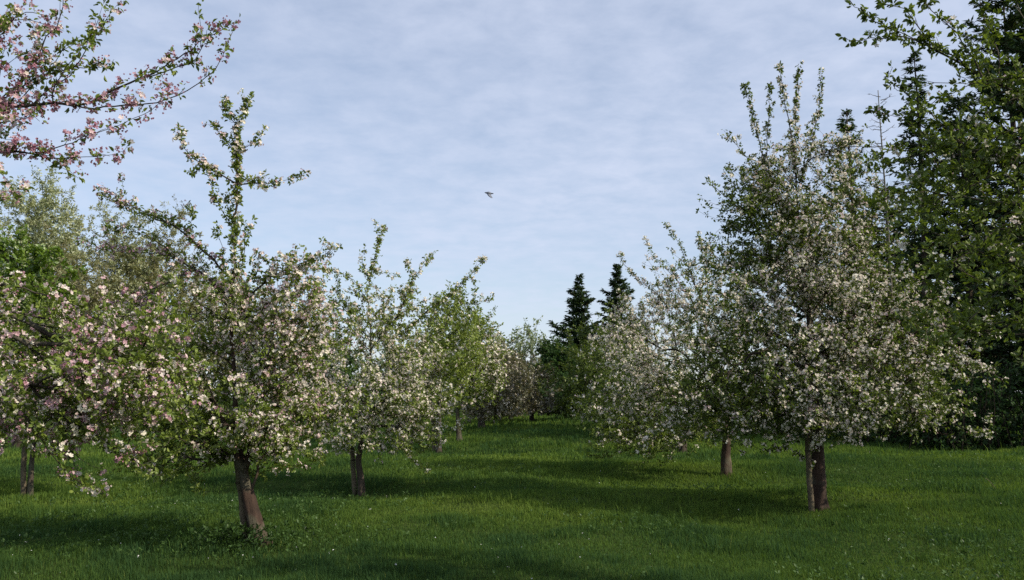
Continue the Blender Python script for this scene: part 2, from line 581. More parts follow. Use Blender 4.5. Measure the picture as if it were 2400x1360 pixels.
def wood_parts(sk, root, trunk_mat, twig_mat, trunk_sides=22, one_mesh=False, rough=0.06):
    """trunk as one mesh, every main limb with its twigs as a mesh named branch"""
    groups = {}
    for b in sk.B:
        key = -1 if one_mesh else b['limb']
        groups.setdefault(key, []).append(b)
    for key, bs in groups.items():
        mb = MB()
        for b in bs:
            r = b['r']
            if b['lvl'] == 0:
                sd = trunk_sides
                q = b['pts']
                V, f4, f3 = tube(q, r, sd)
                c = np.repeat(q, sd, 0)
                ang = np.arctan2(V[:len(c), 1] - c[:, 1], V[:len(c), 0] - c[:, 0])
                ph = b['pts'][0][0] * 7
                fl_ = np.exp(-np.maximum(c[:, 2] - q[0][2] - 0.12, 0) / 0.09) if b['par'] < 0 else 0
                k = 1 + fl_ * (0.12 + 0.22 * np.sin(ang * 5 + ph)) + rough * (np.sin(ang * 3 + ph + c[:, 2] * 1.3) + 0.7 * np.sin(ang * 5 + ph * 2 - c[:, 2] * 4) + 0.5 * np.sin(ang * 9 + c[:, 2] * 7))
                k = k + rough * 1.6 * (vnoise(ang * 3.2 + 50, c[:, 2] * 9 + ph, 61) - 0.5) + rough * 1.4 * (vnoise(ang * 5.7 + 90, c[:, 2] * 22, 62) - 0.5)
                V[:len(c)] = c + (V[:len(c)] - c) * k[:, None]
            else:
                sd = 8 if r[0] > 0.02 else (5 if r[0] > 0.008 else 3)
                V, f4, f3 = tube(b['pts'], r, sd)
            mb.put(V, f4, f3)
        mb.build('trunk' if key == -1 else 'branch', trunk_mat if key == -1 else twig_mat, root, True)


def ell(rng, envs, n, shell=0.5, zmin=None):
    """random points in a union of ellipsoids: (centre, (rx, ry, rz), weight)"""
    w = np.array([e[2] for e in envs], float); w /= w.sum()
    out = []
    for (c, r, _), k in zip(envs, rng.multinomial(n, w)):
        d = norm(rng.normal(size=(k, 3)))
        rr = np.minimum(rng.random(k)[:, None] ** (1 / 3.0 * (1 - shell) + 0.001) * rng.normal(0.93, 0.17, (k, 1)), 1.35)
        p = np.asarray(c) + d * rr * np.asarray(r)
        out.append(p)
    p = np.concatenate(out)
    if zmin is not None:
        p = p[p[:, 2] > hgt(p[:, 0], p[:, 1]) + zmin]
    return p


def env(px, py, rx, rz, d, w=1.0, ry=None):
    k = d / F_PX
    return (at(px, py, d), (rx * k, ry if ry else rx * k * 0.95, rz * k), w)


GROW_STATS = []


def apple_tree(label, seed, base, trunk, r0, envs, n=(9, 70, 420), limbs=(), flow=1.0, pink=0.0, leaf=0.05, per_leaf=5.0, per_flower=3.2,
               fsize=0.042, spacing=0.085, simple=False, lmat='apple_leaf', tmat='bark', twmat='twig', zmin=0.9, up=(0.3, 0.25, 0.15), group='apple trees in blossom', prof=((0, 0.25, 0.5, 1), (1, 0.82, 0.5, 0.14)), kn=(1.0, 1.7, 2.4), clumpy=0.7, limb_dens=3.0, leafy_below=None, rlimb=None,
               cat='apple tree', name='apple_tree', stems=(), ltint=0.5, rtip=0.0028, wl=0.25, clump=1.0, slim=0.55, rmaxspur=0.016, pinkvar=0.1):
    n = tuple(int(a * k) for a, k in zip(n, kn))
    sk = Skeleton(seed)
    root = thing(name, base, label, cat, group)
    tp = resample(trunk, 0.05)
    nt_ = len(tp)
    b0 = sk.add(tp, lvl=0, limb=-1, attach_from=0.45, pink=pink)
    s_ = np.concatenate([[0], np.cumsum(np.linalg.norm(np.diff(tp, axis=0), axis=1))])
    sk.B[0]['rad'] = np.maximum(r0 * (1 + 0.45 * np.exp(-s_ / 0.09)) * np.interp(s_ / s_[-1], *prof), 0.008)
    for st, rs in stems:                                     # further stems rising from the trunk
        q = resample(st, 0.12)
        i = sk.find(q[0], 0, 0)
        k = sk.add(q, 0, sk.idx[i], 0, -1, attach_from=0.3, pink=pink)
        sk.B[k]['rad'] = rs * np.linspace(1, 0.3, len(q))
    sk.limb_dens = limb_dens
    for lm in limbs:
        if lm.get('first'):
            sk.limb(lm['p'], lm.get('flow', 1.0), lm.get('pink', pink), lm.get('side', 3), lm.get('sl', 0.18), spur=lm.get('spur', True))
    if n[0]: sk.grow(ell(sk.rng, envs, n[0], 0.3, zmin), 1, 0, up[0], 0.05, 0.12, wl * 0.6)
    for lm in limbs:
        if not lm.get('first'):
            sk.limb(lm['p'], lm.get('flow', 1.0), lm.get('pink', pink), lm.get('side', 6), lm.get('sl', 0.16), spur=lm.get('spur', True))
    if n[1]: sk.grow(ell(sk.rng, envs, n[1], 0.4, zmin), 2, 1, up[1], 0.06, 0.1, wl)
    if n[2]:
        t3 = ell(sk.rng, envs, n[2], 0.45, zmin)
        ends = np.array([bb['pts'][-1] for bb in sk.B if bb['lvl'] in (1, 2) and bb['dens'] == 1.0])
        m3 = int(len(t3) * clumpy)                              # most twigs gather round the ends of the side branches
        cr = float(np.mean([np.mean(e_[1]) for e_ in envs]))
        t3[:m3] = ends[sk.rng.integers(0, len(ends), m3)] + sk.rng.normal(size=(m3, 3)) * 0.15 * cr * np.array([1, 1, 0.8])
        t3 = t3[t3[:, 2] > hgt(t3[:, 0], t3[:, 1]) + zmin * 0.8]
        sk.grow(t3, 3, 2, up[2], 0.07, 0.08, wl)
    sk.radii(rtip, rmax=rlimb)
    wood_parts(sk, root, M[tmat], M[twmat])
    P, A, FL, PK = sk.spurs(spacing, 1, rmaxspur)
    if leafy_below:                                         # the lowest twigs carry leaves but hardly any flowers
        FL = FL * np.clip((P[:, 2] - base[2] - leafy_below) / 0.6, 0.12, 1)
    rng = sk.rng
    V, Fq, T = rosette_leaves(P, A, rng, per_leaf * (1 - 0.62 * np.clip((PK - 0.3) * FL * 1.6, 0, 1)) if flow > 0 else per_leaf, leaf, simple, slim, ltint)
    mb = MB(); mb.put(V, Fq, tint=T); mb.build('leaves', M[lmat], root)
    if flow > 0:
        cl = np.sin(P[:, 0] * 2.3 + seed) + np.sin(P[:, 1] * 2.1 + seed * 2) + np.sin(P[:, 2] * 2.7 + seed * 3)
        keep = rng.random(len(P)) < np.clip(flow * FL * (0.50 + 0.24 * clump * cl), 0.03, 1)
        pk = PK[keep] + pinkvar * rng.normal(size=keep.sum())
        fl = flowers(P[keep] + A[keep] * 0.012, A[keep], rng, per_flower * 1.8, fsize, pk, simple)
        if fl:
            mb = MB(); mb.put(fl[0], fl[1], tint=fl[2]); mb.build('blossom', M['blossom'], root)
    GROW_STATS.append((label[:30], len(P), len(T) // 6))
    return root, sk


def px_line(pts, d, dd=None):
    """photo polyline at depth d; dd = depth offset along the line"""
    n = len(pts)
    o = np.linspace(0, dd, n) if dd is not None else np.zeros(n)
    return [at(p[0], p[1], d + o[k]) for k, p in enumerate(pts)]


def ground_pt(px, d):
    x = (px - 1200.0) / F_PX * d
    for _ in range(4):
        h = float(hgt(x, d))
        v = math.tan(math.atan2(h - EYE, d) - PITCH)
        x = (px - 1200.0) / F_PX * d / (CP - v * SP)
    return np.array([x, d, float(hgt(x, d))])


def gdepth(px, py):
    """distance of the ground seen at a photo pixel"""
    lo, hi = 3.0, 90.0
    for _ in range(40):
        m = (lo + hi) / 2
        p = at(px, py, m)
        if p[2] > hgt(p[0], p[1]):
            lo = m
        else:
            hi = m
    return lo


def stake(px, d, h, lean, r, label):
    b = ground_pt(px, d)
    n = 10
    t = np.linspace(0, 1, n)[:, None]
    q = b + np.array([0, 0, -0.15]) + t * np.array([lean, 0.02, h + 0.15])
    q[1:-1, :2] += np.random.default_rng(int(px)).normal(size=(n - 2, 2)) * 0.004
    V, f4, f3 = tube(q, np.full(n, r) * np.linspace(1.05, 0.92, n), 10)
    mb = MB(); mb.put(V, f4, f3)
    root = thing('tree_stake', b, label, 'stake', 'wooden stakes beside the apple trunks')
    mb.build('post', M['wood'], root, True)
    # rubber tie round the post
    z = 0.78
    c = q[0] + (q[-1] - q[0]) * z
    a = np.linspace(0, 2 * np.pi, 15)
    ring = np.stack([c[0] + np.cos(a) * (r * 1.12), c[1] + np.sin(a) * (r * 1.12), np.full(15, c[2])], 1)
    V, f4, f3 = tube(ring, np.full(15, 0.007), 6, False)
    mb = MB(); mb.put(V, f4); mb.build('tie', M['dark_bark'], root, True)
    return root


# ------------------------------------------------------------------ ground
gx = np.unique(np.concatenate([np.linspace(-24, 24, 193), np.sign(np.linspace(-1, 1, 61)) * (24 + 500 * np.abs(np.linspace(-1, 1, 61)) ** 2)]))
gy = np.unique(np.concatenate([np.linspace(-6, 62, 273), -6 - 300 * np.linspace(0, 1, 20) ** 2, 62 + 900 * np.linspace(0, 1, 40) ** 2]))
X, Y = np.meshgrid(gx, gy)
V = np.stack([X.ravel(), Y.ravel(), hgt(X, Y).ravel()], 1)
nx, ny = len(gx), len(gy)
i = (np.arange(ny - 1)[:, None] * nx + np.arange(nx - 1)[None, :]).ravel()
g = mesh_obj('ground', V, [np.stack([i, i + 1, i + nx + 1, i + nx], 1)], M['ground'], smooth=True)
g['kind'] = 'structure'; g['label'] = 'gently rolling orchard meadow'

# ------------------------------------------------------------------ grass
rng = np.random.default_rng(11)


def grass_band(y0, y1, dens, h0, w0, slope=0.68, pad=2.5):
    area = (y1 - y0) * 2 * (slope * (y0 + y1) / 2 + pad)
    n = int(area * dens)
    y = rng.uniform(y0, y1, n)
    x = rng.uniform(-1, 1, n) * (slope * y + pad)
    patch = vnoise(x / 1.1, y / 1.1, 21) * 0.6 + vnoise(x / 0.32, y / 0.32, 22) * 0.4
    keep = rng.random(n) < 0.35 + 0.9 * patch
    x, y, patch = x[keep], y[keep], patch[keep]
    n = len(x)
    tuft = np.clip((vnoise(x / 0.7 + 31, y / 0.7, 23) * 0.65 + vnoise(x / 0.25, y / 0.25, 24) * 0.35 - 0.42) * 2.6, 0, 1)
    h = h0 * rng.uniform(0.45, 1.2, n) * (0.5 + 0.5 * patch + 1.4 * tuft)
    h = np.where(rng.random(n) < 0.012, h * 2.1, h)
    a = rng.uniform(0, 2 * np.pi, n)
    lean = rng.uniform(0.1, 0.75, n)
    base = np.stack([x, y, hgt(x, y) - 0.005], 1)
    s = np.stack([-np.sin(a), np.cos(a), np.zeros(n)], 1) * (w0 * rng.uniform(0.6, 1.3, n))[:, None]
    o = np.stack([np.cos(a), np.sin(a), np.zeros(n)], 1)
    mid = base + o * (h * lean * 0.35)[:, None] + np.array([0, 0, 1]) * (h * 0.6)[:, None]
    tip = base + o * (h * lean)[:, None] + np.array([0, 0, 1]) * (h * (1 - 0.25 * lean))[:, None]
    Vv = np.stack([base - s, base + s, mid + s * 0.75, mid - s * 0.75, tip], 1).reshape(-1, 3)
    k = np.arange(n)[:, None] * 5
    big = vnoise(x / 3.5 + 9, y / 2.5, 31)  # broad patches: sunlit and bluish shadow tones put into the blade colour
    t = np.clip(0.12 + 0.55 * big + 0.25 * (vnoise(x / 0.9, y / 0.9 + 3, 33) - 0.5) - 0.22 * tuft + rng.normal(0, 0.10, n), 0, 0.9)
    t = np.where(rng.random(n) < 0.012, rng.uniform(0.85, 1.0, n), t)
    return Vv, k + np.array([0, 1, 2, 3]), k + np.array([3, 2, 4]), np.repeat(t, 5)


mb = MB()
for args in ((6.2, 9, 5600, 0.062, 0.0025), (9, 13, 3300, 0.066, 0.0034), (13, 20, 1400, 0.072, 0.0053), (20, 32, 420, 0.10, 0.010), (32, 58, 120, 0.12, 0.020)):
    mb.put(*grass_band(*args))
go = mb.build('meadow_grass', M['grass'])
tag(go, 'short green meadow grass with taller tufts under the apple trees', 'grass', kind='stuff')

# broad low weeds in the grass (clover, dock): little leaf rosettes
n = 20000
y = 7 + 25 * rng.random(n) ** 1.4
x = rng.uniform(-1, 1, n) * (0.68 * y + 2)
kp = rng.random(n) < np.clip(vnoise(x / 1.6 + 4, y / 1.6, 41) * 2.2 - 0.75, 0.02, 1)
x, y = x[kp], y[kp]
P = np.stack([x, y, hgt(x, y) + rng.uniform(0.03, 0.10, len(x))], 1)
A = norm(np.array([0, 0, 1.0]) + rng.normal(size=P.shape) * 0.25)
V, Fq, T = rosette_leaves(P, A, rng, 5, 0.040, True, 0.6, 0.75, 0.35)
mb = MB(); mb.put(V, Fq, tint=T)
wo_ = mb.build('meadow_weeds', M['dark_leaf'])
tag(wo_, 'low broad leaved weeds scattered through the meadow grass', 'weeds', kind='stuff')

# fallen petals and daisies
n = 650
y = 7 + 28 * rng.random(n) ** 1.5
x = rng.uniform(-1, 1, n) * (0.66 * y + 1.5)
kp = rng.random(n) < np.clip(vnoise(x / 2.2 + 1, y / 1.8, 51) * 2.0 - 0.55, 0.03, 1)
x, y = x[kp], y[kp]
P = np.stack([x, y, hgt(x, y) + 0.055 + 0.03 * rng.random(len(x))], 1)
fl = flowers(P, np.tile(np.array([[0, 0, 1.0]]), (len(P), 1)), rng, 1.0, 0.014, np.zeros(len(P)), False)
mb = MB(); mb.put(fl[0], fl[1], tint=fl[2])
do = mb.build('meadow_daisies', M['petal_white'])
tag(do, 'tiny white daisies and fallen petals dotted over the grass', 'daisies', kind='stuff')


# ------------------------------------------------------------------ the orchard: left row
def shift(p, z):
    return np.array([p[0], p[1], p[2] + z])


# -- the leaning apple tree with the tall bare leader
d1 = gdepth(605, 1278)
b = ground_pt(606, d1)
trunk = [b + np.array([0.05, 0, -0.12]), at(597, 1225, d1), at(579, 1150, d1), at(567, 1090, d1 + 0.02), at(558, 1040, d1 + 0.05), at(552, 960, d1 + 0.08), at(548, 860, d1 + 0.1), at(542, 760, d1 + 0.1), at(548, 640, d1 + 0.1)]
D = d1 + 0.1
limbs1 = [
    dict(p=px_line([(548, 640), (552, 540), (556, 440), (555, 340), (562, 290), (578, 240)], D), side=24, sl=0.09, flow=0.5, pink=0.0),
    dict(p=px_line([(555, 310), (540, 275), (528, 240)], D), side=16, sl=0.06, flow=0.8),
    dict(p=px_line([(556, 372), (530, 330), (495, 295)], D), side=14, sl=0.06, flow=0.8),
    dict(p=px_line([(557, 355), (585, 340), (613, 318)], D), side=14, sl=0.06, flow=0.7),
    dict(p=px_line([(553, 438), (510, 405), (470, 385), (440, 360), (425, 330), (415, 303)], D, -0.3), side=16, sl=0.07, flow=1.6),
    dict(p=px_line([(480, 388), (465, 400), (448, 405)], D - 0.15), side=8, sl=0.05),
    dict(p=px_line([(555, 440), (600, 432), (650, 425), (705, 414)], D, 0.25), side=16, sl=0.08, flow=0.9),
    dict(p=px_line([(630, 428), (625, 410)], D + 0.1), side=8, sl=0.05),
    dict(p=px_line([(540, 540), (515, 490), (500, 440), (485, 410)], D, -0.2), side=9, sl=0.08, flow=0.8),
    dict(p=px_line([(546, 690), (530, 640), (522, 590), (512, 550)], D, -0.2), side=14, sl=0.10, flow=0.8),
    dict(p=px_line([(547, 670), (566, 620), (574, 575), (580, 535)], D, 0.15), side=14, sl=0.09, flow=0.8),
    dict(p=px_line([(547, 650), (549, 600), (546, 560), (558, 520)], D - 0.04, -0.1), side=16, sl=0.10, flow=0.7),
    dict(p=px_line([(547, 740), (520, 690), (485, 650), (470, 610)], D, 0.2), side=12, sl=0.11, flow=1.2, pink=0.3),
    dict(p=px_line([(547, 720), (575, 670), (600, 640), (605, 600)], D, -0.2), side=12, sl=0.10, flow=0.9),
    dict(p=px_line([(553, 520), (536, 490), (528, 465)], D, 0.1), side=12, sl=0.07, flow=0.8),
    dict(p=px_line([(545, 660), (490, 600), (430, 545), (380, 515), (320, 490), (265, 470), (236, 448)], D, 0.35), side=15, sl=0.10, flow=2.0, pink=0.52),
    dict(p=px_line([(290, 482), (292, 455), (287, 428)], D + 0.3), side=8, sl=0.05, flow=1.5, pink=0.45),
    dict(p=px_line([(450, 560), (448, 510), (443, 480)], D + 0.1), side=8, sl=0.06, flow=1.5, pink=0.4),
    dict(p=px_line([(540, 700), (470, 640), (400, 600), (330, 590), (270, 588), (215, 577)], D, 0.5), side=12, sl=0.1, flow=2.0, pink=0.52),
    dict(p=px_line([(420, 600), (360, 560), (300, 540), (260, 542)], D + 0.2), side=9, sl=0.08, flow=1.8, pink=0.35),
    dict(p=px_line([(548, 740), (600, 680), (650, 640), (700, 618), (762, 597)], D, -0.4), side=14, sl=0.12, flow=0.8),
    dict(p=px_line([(620, 665), (650, 610), (690, 605)], D - 0.2), side=9, sl=0.1),
    dict(p=px_line([(550, 820), (620, 720), (680, 690), (740, 690)], D, 0.4), side=12, sl=0.14, flow=1.8, pink=0.4),
    dict(p=px_line([(545, 1075), (500, 1085), (455, 1120), (470, 1160)], D, -0.5), side=6, sl=0.16, flow=0.5),
    dict(p=px_line([(590, 1120), (640, 1100), (700, 1095), (760, 1080)], D, -0.3), side=5, sl=0.18, flow=0.7),
]
root1, sk1 = apple_tree('leaning apple tree with a tall bare leader shoot rising above pink and white blossom', 101, b, trunk, 0.085,
           [env(580, 870, 220, 190, D + 0.1, 0.8), env(690, 850, 140, 220, D, 0.5), env(410, 850, 190, 190, D + 0.2, 0.6), env(620, 720, 170, 100, D + .1, 0.2), env(560, 985, 260, 110, D - 0.1, 0.5), env(400, 1040, 130, 90, D - 0.1, 0.12)],
           (10, 100, 700), limbs1, prof=((0, 0.2, 0.3, 0.6, 1), (1, 0.8, 0.5, 0.25, 0.16)), flow=0.68, pink=0.2, zmin=0.45, clumpy=0.8, leafy_below=0.45, stems=[(([at(569, 1100, d1), at(552, 1062, d1 - 0.05), at(538, 1025, d1 - 0.1), at(508, 950, d1 - 0.2)]), 0.048), (([at(572, 1105, d1), at(584, 1065, d1 - 0.06), at(588, 1025, d1 - 0.1), at(612, 945, d1 - 0.15)]), 0.036), (([at(584, 1160, d1), at(604, 1105, d1 - 0.02), at(607, 1030, d1), at(650, 930, d1 + 0.2)]), 0.016)],
           tmat='red_bark', per_leaf=4.4, per_flower=2.5, pinkvar=0.12, spacing=0.095)
stake(586, d1 + 0.02, 0.85, -0.17, 0.040, 'pale weathered stake leaning along the trunk with the tall leader above it')

# -- second tree of the left row
d2 = gdepth(845, 1162)
b = ground_pt(850, d2)
trunk = [shift(b, -0.12), at(845, 1120, d2), at(840, 1080, d2), at(848, 1030, d2), at(862, 940, d2), at(868, 850, d2), at(868, 760, d2)]
limbs2 = [
    dict(p=px_line([(868, 760), (862, 690), (872, 640), (880, 600), (886, 560), (884, 528)], d2), side=9, sl=0.12, flow=0.35),
    dict(p=px_line([(886, 570), (893, 552), (902, 538)], d2), side=8, sl=0.05, flow=0.2),
    dict(p=px_line([(868, 660), (850, 620), (855, 580)], d2), side=10, sl=0.1, flow=0.3),
    dict(p=px_line([(870, 640), (900, 640), (935, 650)], d2, 0.2), side=6, sl=0.06, flow=0.5),
    dict(p=px_line([(866, 700), (820, 650), (770, 635), (715, 632)], d2, -0.3), side=7, sl=0.07, flow=0.5),
    dict(p=px_line([(860, 800), (820, 740), (795, 690), (790, 650)], d2, 0.3), side=9, sl=0.12, flow=0.3),
    dict(p=px_line([(868, 820), (920, 760), (950, 700), (965, 660), (990, 625), (1012, 600)], d2, 0.5), side=12, sl=0.1, flow=0.5),
    dict(p=px_line([(968, 655), (960, 635), (950, 612)], d2 + 0.4), side=8, sl=0.05, flow=0.5),
    dict(p=px_line([(935, 790), (1000, 730), (1060, 690), (1095, 655), (1115, 630), (1132, 610)], d2 + 0.2, 0.4), side=13, sl=0.1, flow=0.7),
    dict(p=px_line([(1060, 690), (1085, 712), (1115, 708), (1152, 702)], d2 + 0.45), side=11, sl=0.1, flow=0.6),
    dict(p=px_line([(1105, 650), (1112, 690), (1100, 730)], d2 + 0.5), side=8, sl=0.1, flow=0.6),
    dict(p=px_line([(860, 1000), (930, 1000), (985, 1010), (1020, 1035), (1060, 1015)], d2 - 0.1, -0.4), side=10, sl=0.16, flow=1.7),
    dict(p=px_line([(930, 1030), (960, 1070), (1005, 1105)], d2 - 0.3), side=8, sl=0.12, flow=1.2),
]
apple_tree('white blossomed apple tree behind the leaning one, with several slanting leafy shoots on top', 202, b, trunk, 0.056,
           [env(890, 1000, 150, 90, d2, .4), env(950, 990, 105, 85, d2 - .3, .3), env(880, 880, 175, 190, d2, 1), env(790, 870, 110, 200, d2, 0.3), env(960, 900, 95, 170, d2 + 0.2, 0.45), env(900, 735, 130, 70, d2 + .2, 0.18)],
           (9, 80, 560), limbs2, flow=0.88, zmin=0.6, pink=0.03, ltint=0.62, per_leaf=4.5, per_flower=2.6, spacing=0.1)
stake(832, d2 + 0.08, 0.75, -0.06, 0.040, 'grey stake left of the trunk of the second tree in the left row')

# -- far trees of the left row
def simple_trunk(px, py_top, d, b, lean=0.0):
    t = at(px, py_top, d)
    h = t[2] - b[2]
    return [shift(b, -0.12), b + np.array([lean * 0.3, 0, h * 0.3]), b + np.array([lean * 0.5, 0.05, h * 0.6]), t]


d3 = gdepth(1028, 1060)
b = ground_pt(1028, d3)
apple_tree('green leafy apple tree with few blossoms, third trunk along the left row', 303, b, simple_trunk(1030, 800, d3, b), 0.09,
           [env(1010, 960, 95, 60, d3, .3), env(1030, 850, 115, 150, d3, 1), env(1060, 790, 90, 110, d3, 0.4)], (8, 60, 420),
           [dict(p=px_line([(1035, 800), (1030, 740), (1020, 690)], d3), side=4, sl=0.25, flow=0.2), dict(p=px_line([(1050, 800), (1075, 740), (1080, 700)], d3), side=4, sl=0.25, flow=0.2), dict(p=px_line([(1060, 820), (1100, 760), (1120, 735)], d3), side=4, sl=0.25, flow=0.2)],
           flow=0.3, leaf=0.085, fsize=0.065, spacing=0.15, simple=True, ltint=0.7, per_leaf=5)
stake(1018, d3 + 0.1, 1.1, -0.05, 0.06, 'weathered stake beside the third trunk along the left row')
d4 = gdepth(1076, 1034)
b = ground_pt(1077, d4)
apple_tree('rounded apple tree edged with pinkish white blossom, fourth trunk along the left row', 404, b, simple_trunk(1075, 860, d4, b, -0.2), 0.09,
           [env(1090, 850, 85, 130, d4, 1), env(1130, 850, 60, 90, d4, 0.5)], (8, 60, 400),
           [], flow=0.5, pink=0.1, leaf=0.10, fsize=0.085, spacing=0.17, simple=True, ltint=0.5, per_leaf=4)
d5 = gdepth(1132, 1004)
b = ground_pt(1131, d5)
apple_tree('brownish apple tree fading past bloom near the end of the left row', 505, b, simple_trunk(1135, 900, d5, b, -0.25), 0.16,
           [env(1150, 890, 80, 95, d5, 1), env(1190, 885, 60, 85, d5, 0.5), env(1160, 965, 80, 35, d5, .3)], (8, 60, 420),
           [], flow=0.22, pink=0.08, leaf=0.12, fsize=0.08, spacing=0.18, simple=True, ltint=0.5, per_leaf=4, lmat='olive_leaf', zmin=0.3)
d6 = min(gdepth(1246, 990), 56)
b = ground_pt(1246, d6)
apple_tree('low dusky apple tree at the far end of the grass lane', 606, b, simple_trunk(1246, 920, d6, b), 0.14,
           [env(1235, 915, 80, 68, d6, 1), env(1180, 925, 60, 60, d6 + 1, 0.5), env(1235, 965, 85, 28, d6, .35)], (8, 60, 440),
           [], flow=0.16, pink=0.08, leaf=0.14, fsize=0.10, spacing=0.19, simple=True, ltint=0.3, per_leaf=4, lmat='olive_leaf', zmin=0.4)

# -- third row, far left, half hidden behind the near pink tree
d7 = gdepth(66, 1168)
b = ground_pt(69, d7)
apple_tree('dark leaved apple tree at the left edge, its trunk paired with a tall pale stake', 707, b, simple_trunk(72, 860, d7, b), 0.048,
           [env(60, 880, 210, 160, d7, 1), env(230, 900, 150, 130, d7, 0.4)], (9, 70, 480), [], flow=0.6, pink=0.12, leaf=0.06, spacing=0.1, ltint=0.35, zmin=1.1)
stake(54, d7 - 0.05, 1.25, -0.06, 0.040, 'tall pale stake at the left edge beside a thin reddish trunk')

# ------------------------------------------------------------------ near trees standing just outside the frame
dn = 6.3
b = np.array([-4.6, dn + 0.2, float(hgt(-4.6, dn + 0.2))])
trunk = [shift(b, -0.12), b + np.array([0.05, 0, 0.8]), b + np.array([0.1, 0, 1.5]), b + np.array([0.15, 0.0, 2.4]), b + np.array([0.25, 0, 3.4]), b + np.array([0.35, 0, 4.3])]
PK = 0.78
limbs0 = [
    dict(first=True, p=px_line([(-150, 270), (0, 255), (100, 243), (220, 250), (340, 245), (440, 215), (500, 160), (545, 75)], dn), side=8, sl=0.08, flow=1.7, pink=PK, spur=True),
    dict(first=True, p=px_line([(-150, 380), (-40, 362), (60, 355), (130, 350), (220, 310), (310, 280), (370, 245)], dn - 0.3), side=8, sl=0.08, flow=1.7, pink=PK),
    dict(first=True, p=px_line([(-200, 900), (0, 893), (100, 898), (180, 925), (230, 945), (330, 975), (420, 968), (470, 950)], dn + 0.2), side=5, sl=0.16, flow=1.2, pink=0.45),
    dict(first=True, p=px_line([(-200, 650), (0, 668), (100, 690), (170, 715), (240, 760), (330, 800)], dn), side=7, sl=0.16, flow=1.5, pink=0.35),
    dict(p=px_line([(200, 245), (260, 215), (330, 185), (400, 150), (450, 115), (535, 60)], dn), side=10, sl=0.08, flow=1.7, pink=PK),
    dict(p=px_line([(460, 140), (466, 90), (466, 40), (467, 8)], dn), side=6, sl=0.05, flow=0.8, pink=0.7),
    dict(p=px_line([(60, 356), (120, 372), (200, 368), (270, 365), (300, 340)], dn - 0.3), side=10, sl=0.07, flow=1.6, pink=PK),
    dict(p=px_line([(125, 375), (150, 390), (183, 418)], dn - 0.3), side=3, sl=0.04, flow=0.6, pink=0.5),
    dict(p=px_line([(-60, 330), (10, 250), (60, 180), (100, 110), (140, 40), (155, -40)], dn), side=12, sl=0.11, flow=1.7, pink=PK),
    dict(p=px_line([(110, 215), (160, 180), (200, 125), (240, 60), (285, 0)], dn + 0.1), side=6, sl=0.07, flow=0.5, pink=0.6),
    dict(p=px_line([(130, 200), (190, 110), (225, 60), (245, 0)], dn - 0.1), side=5, sl=0.05, flow=0.5, pink=0.6),
    dict(p=px_line([(-60, 150), (20, 60), (60, 30), (130, 40)], dn), side=9, sl=0.1, flow=1.7, pink=PK),
    dict(p=px_line([(60, 200), (130, 165), (215, 160), (270, 150)], dn + 0.2), side=8, sl=0.07, flow=1.0, pink=0.5),
    dict(p=px_line([(-100, 310), (-20, 290), (40, 280), (80, 270)], dn - 0.2), side=12, sl=0.12, flow=1.7, pink=PK),
    dict(p=px_line([(-100, 420), (0, 400), (30, 450), (15, 470)], dn - 0.5), side=5, sl=0.1, flow=1.2, pink=0.4),
    dict(p=px_line([(60, 905), (140, 970), (240, 1030), (330, 1090), (350, 1110)], dn + 0.1), side=5, sl=0.14, flow=0.5, pink=0.2),
    dict(p=px_line([(30, 900), (80, 1010), (150, 1100), (200, 1140)], dn), side=5, sl=0.12, flow=0.25, pink=0.05),
    dict(p=px_line([(-30, 895), (60, 980), (120, 1010), (140, 1050)], dn - 0.3), side=5, sl=0.12, flow=0.5, pink=0.0),
]
root0, sk0 = apple_tree('pink budded apple tree outside the left edge, its branches hanging into view', 808, b, trunk, 0.13,
           [env(60, 850, 330, 150, dn + 0.2, 1, 1.3), env(-10, 140, 150, 180, dn, 0.28, 0.6), env(320, 850, 160, 140, dn + 0.3, 0.6, 0.8), env(120, 980, 200, 90, dn + 0.3, 0.2, 0.8), env(230, 1080, 120, 70, dn + 0.3, 0.05, 0.5)],
           (6, 60, 400), limbs0, flow=0.62, pink=0.42, fsize=0.039, limb_dens=2.6, rlimb=0.032, leafy_below=0.5, per_leaf=4.2, per_flower=3.0, leaf=0.046, spacing=0.085, zmin=0.32, pinkvar=0.2)

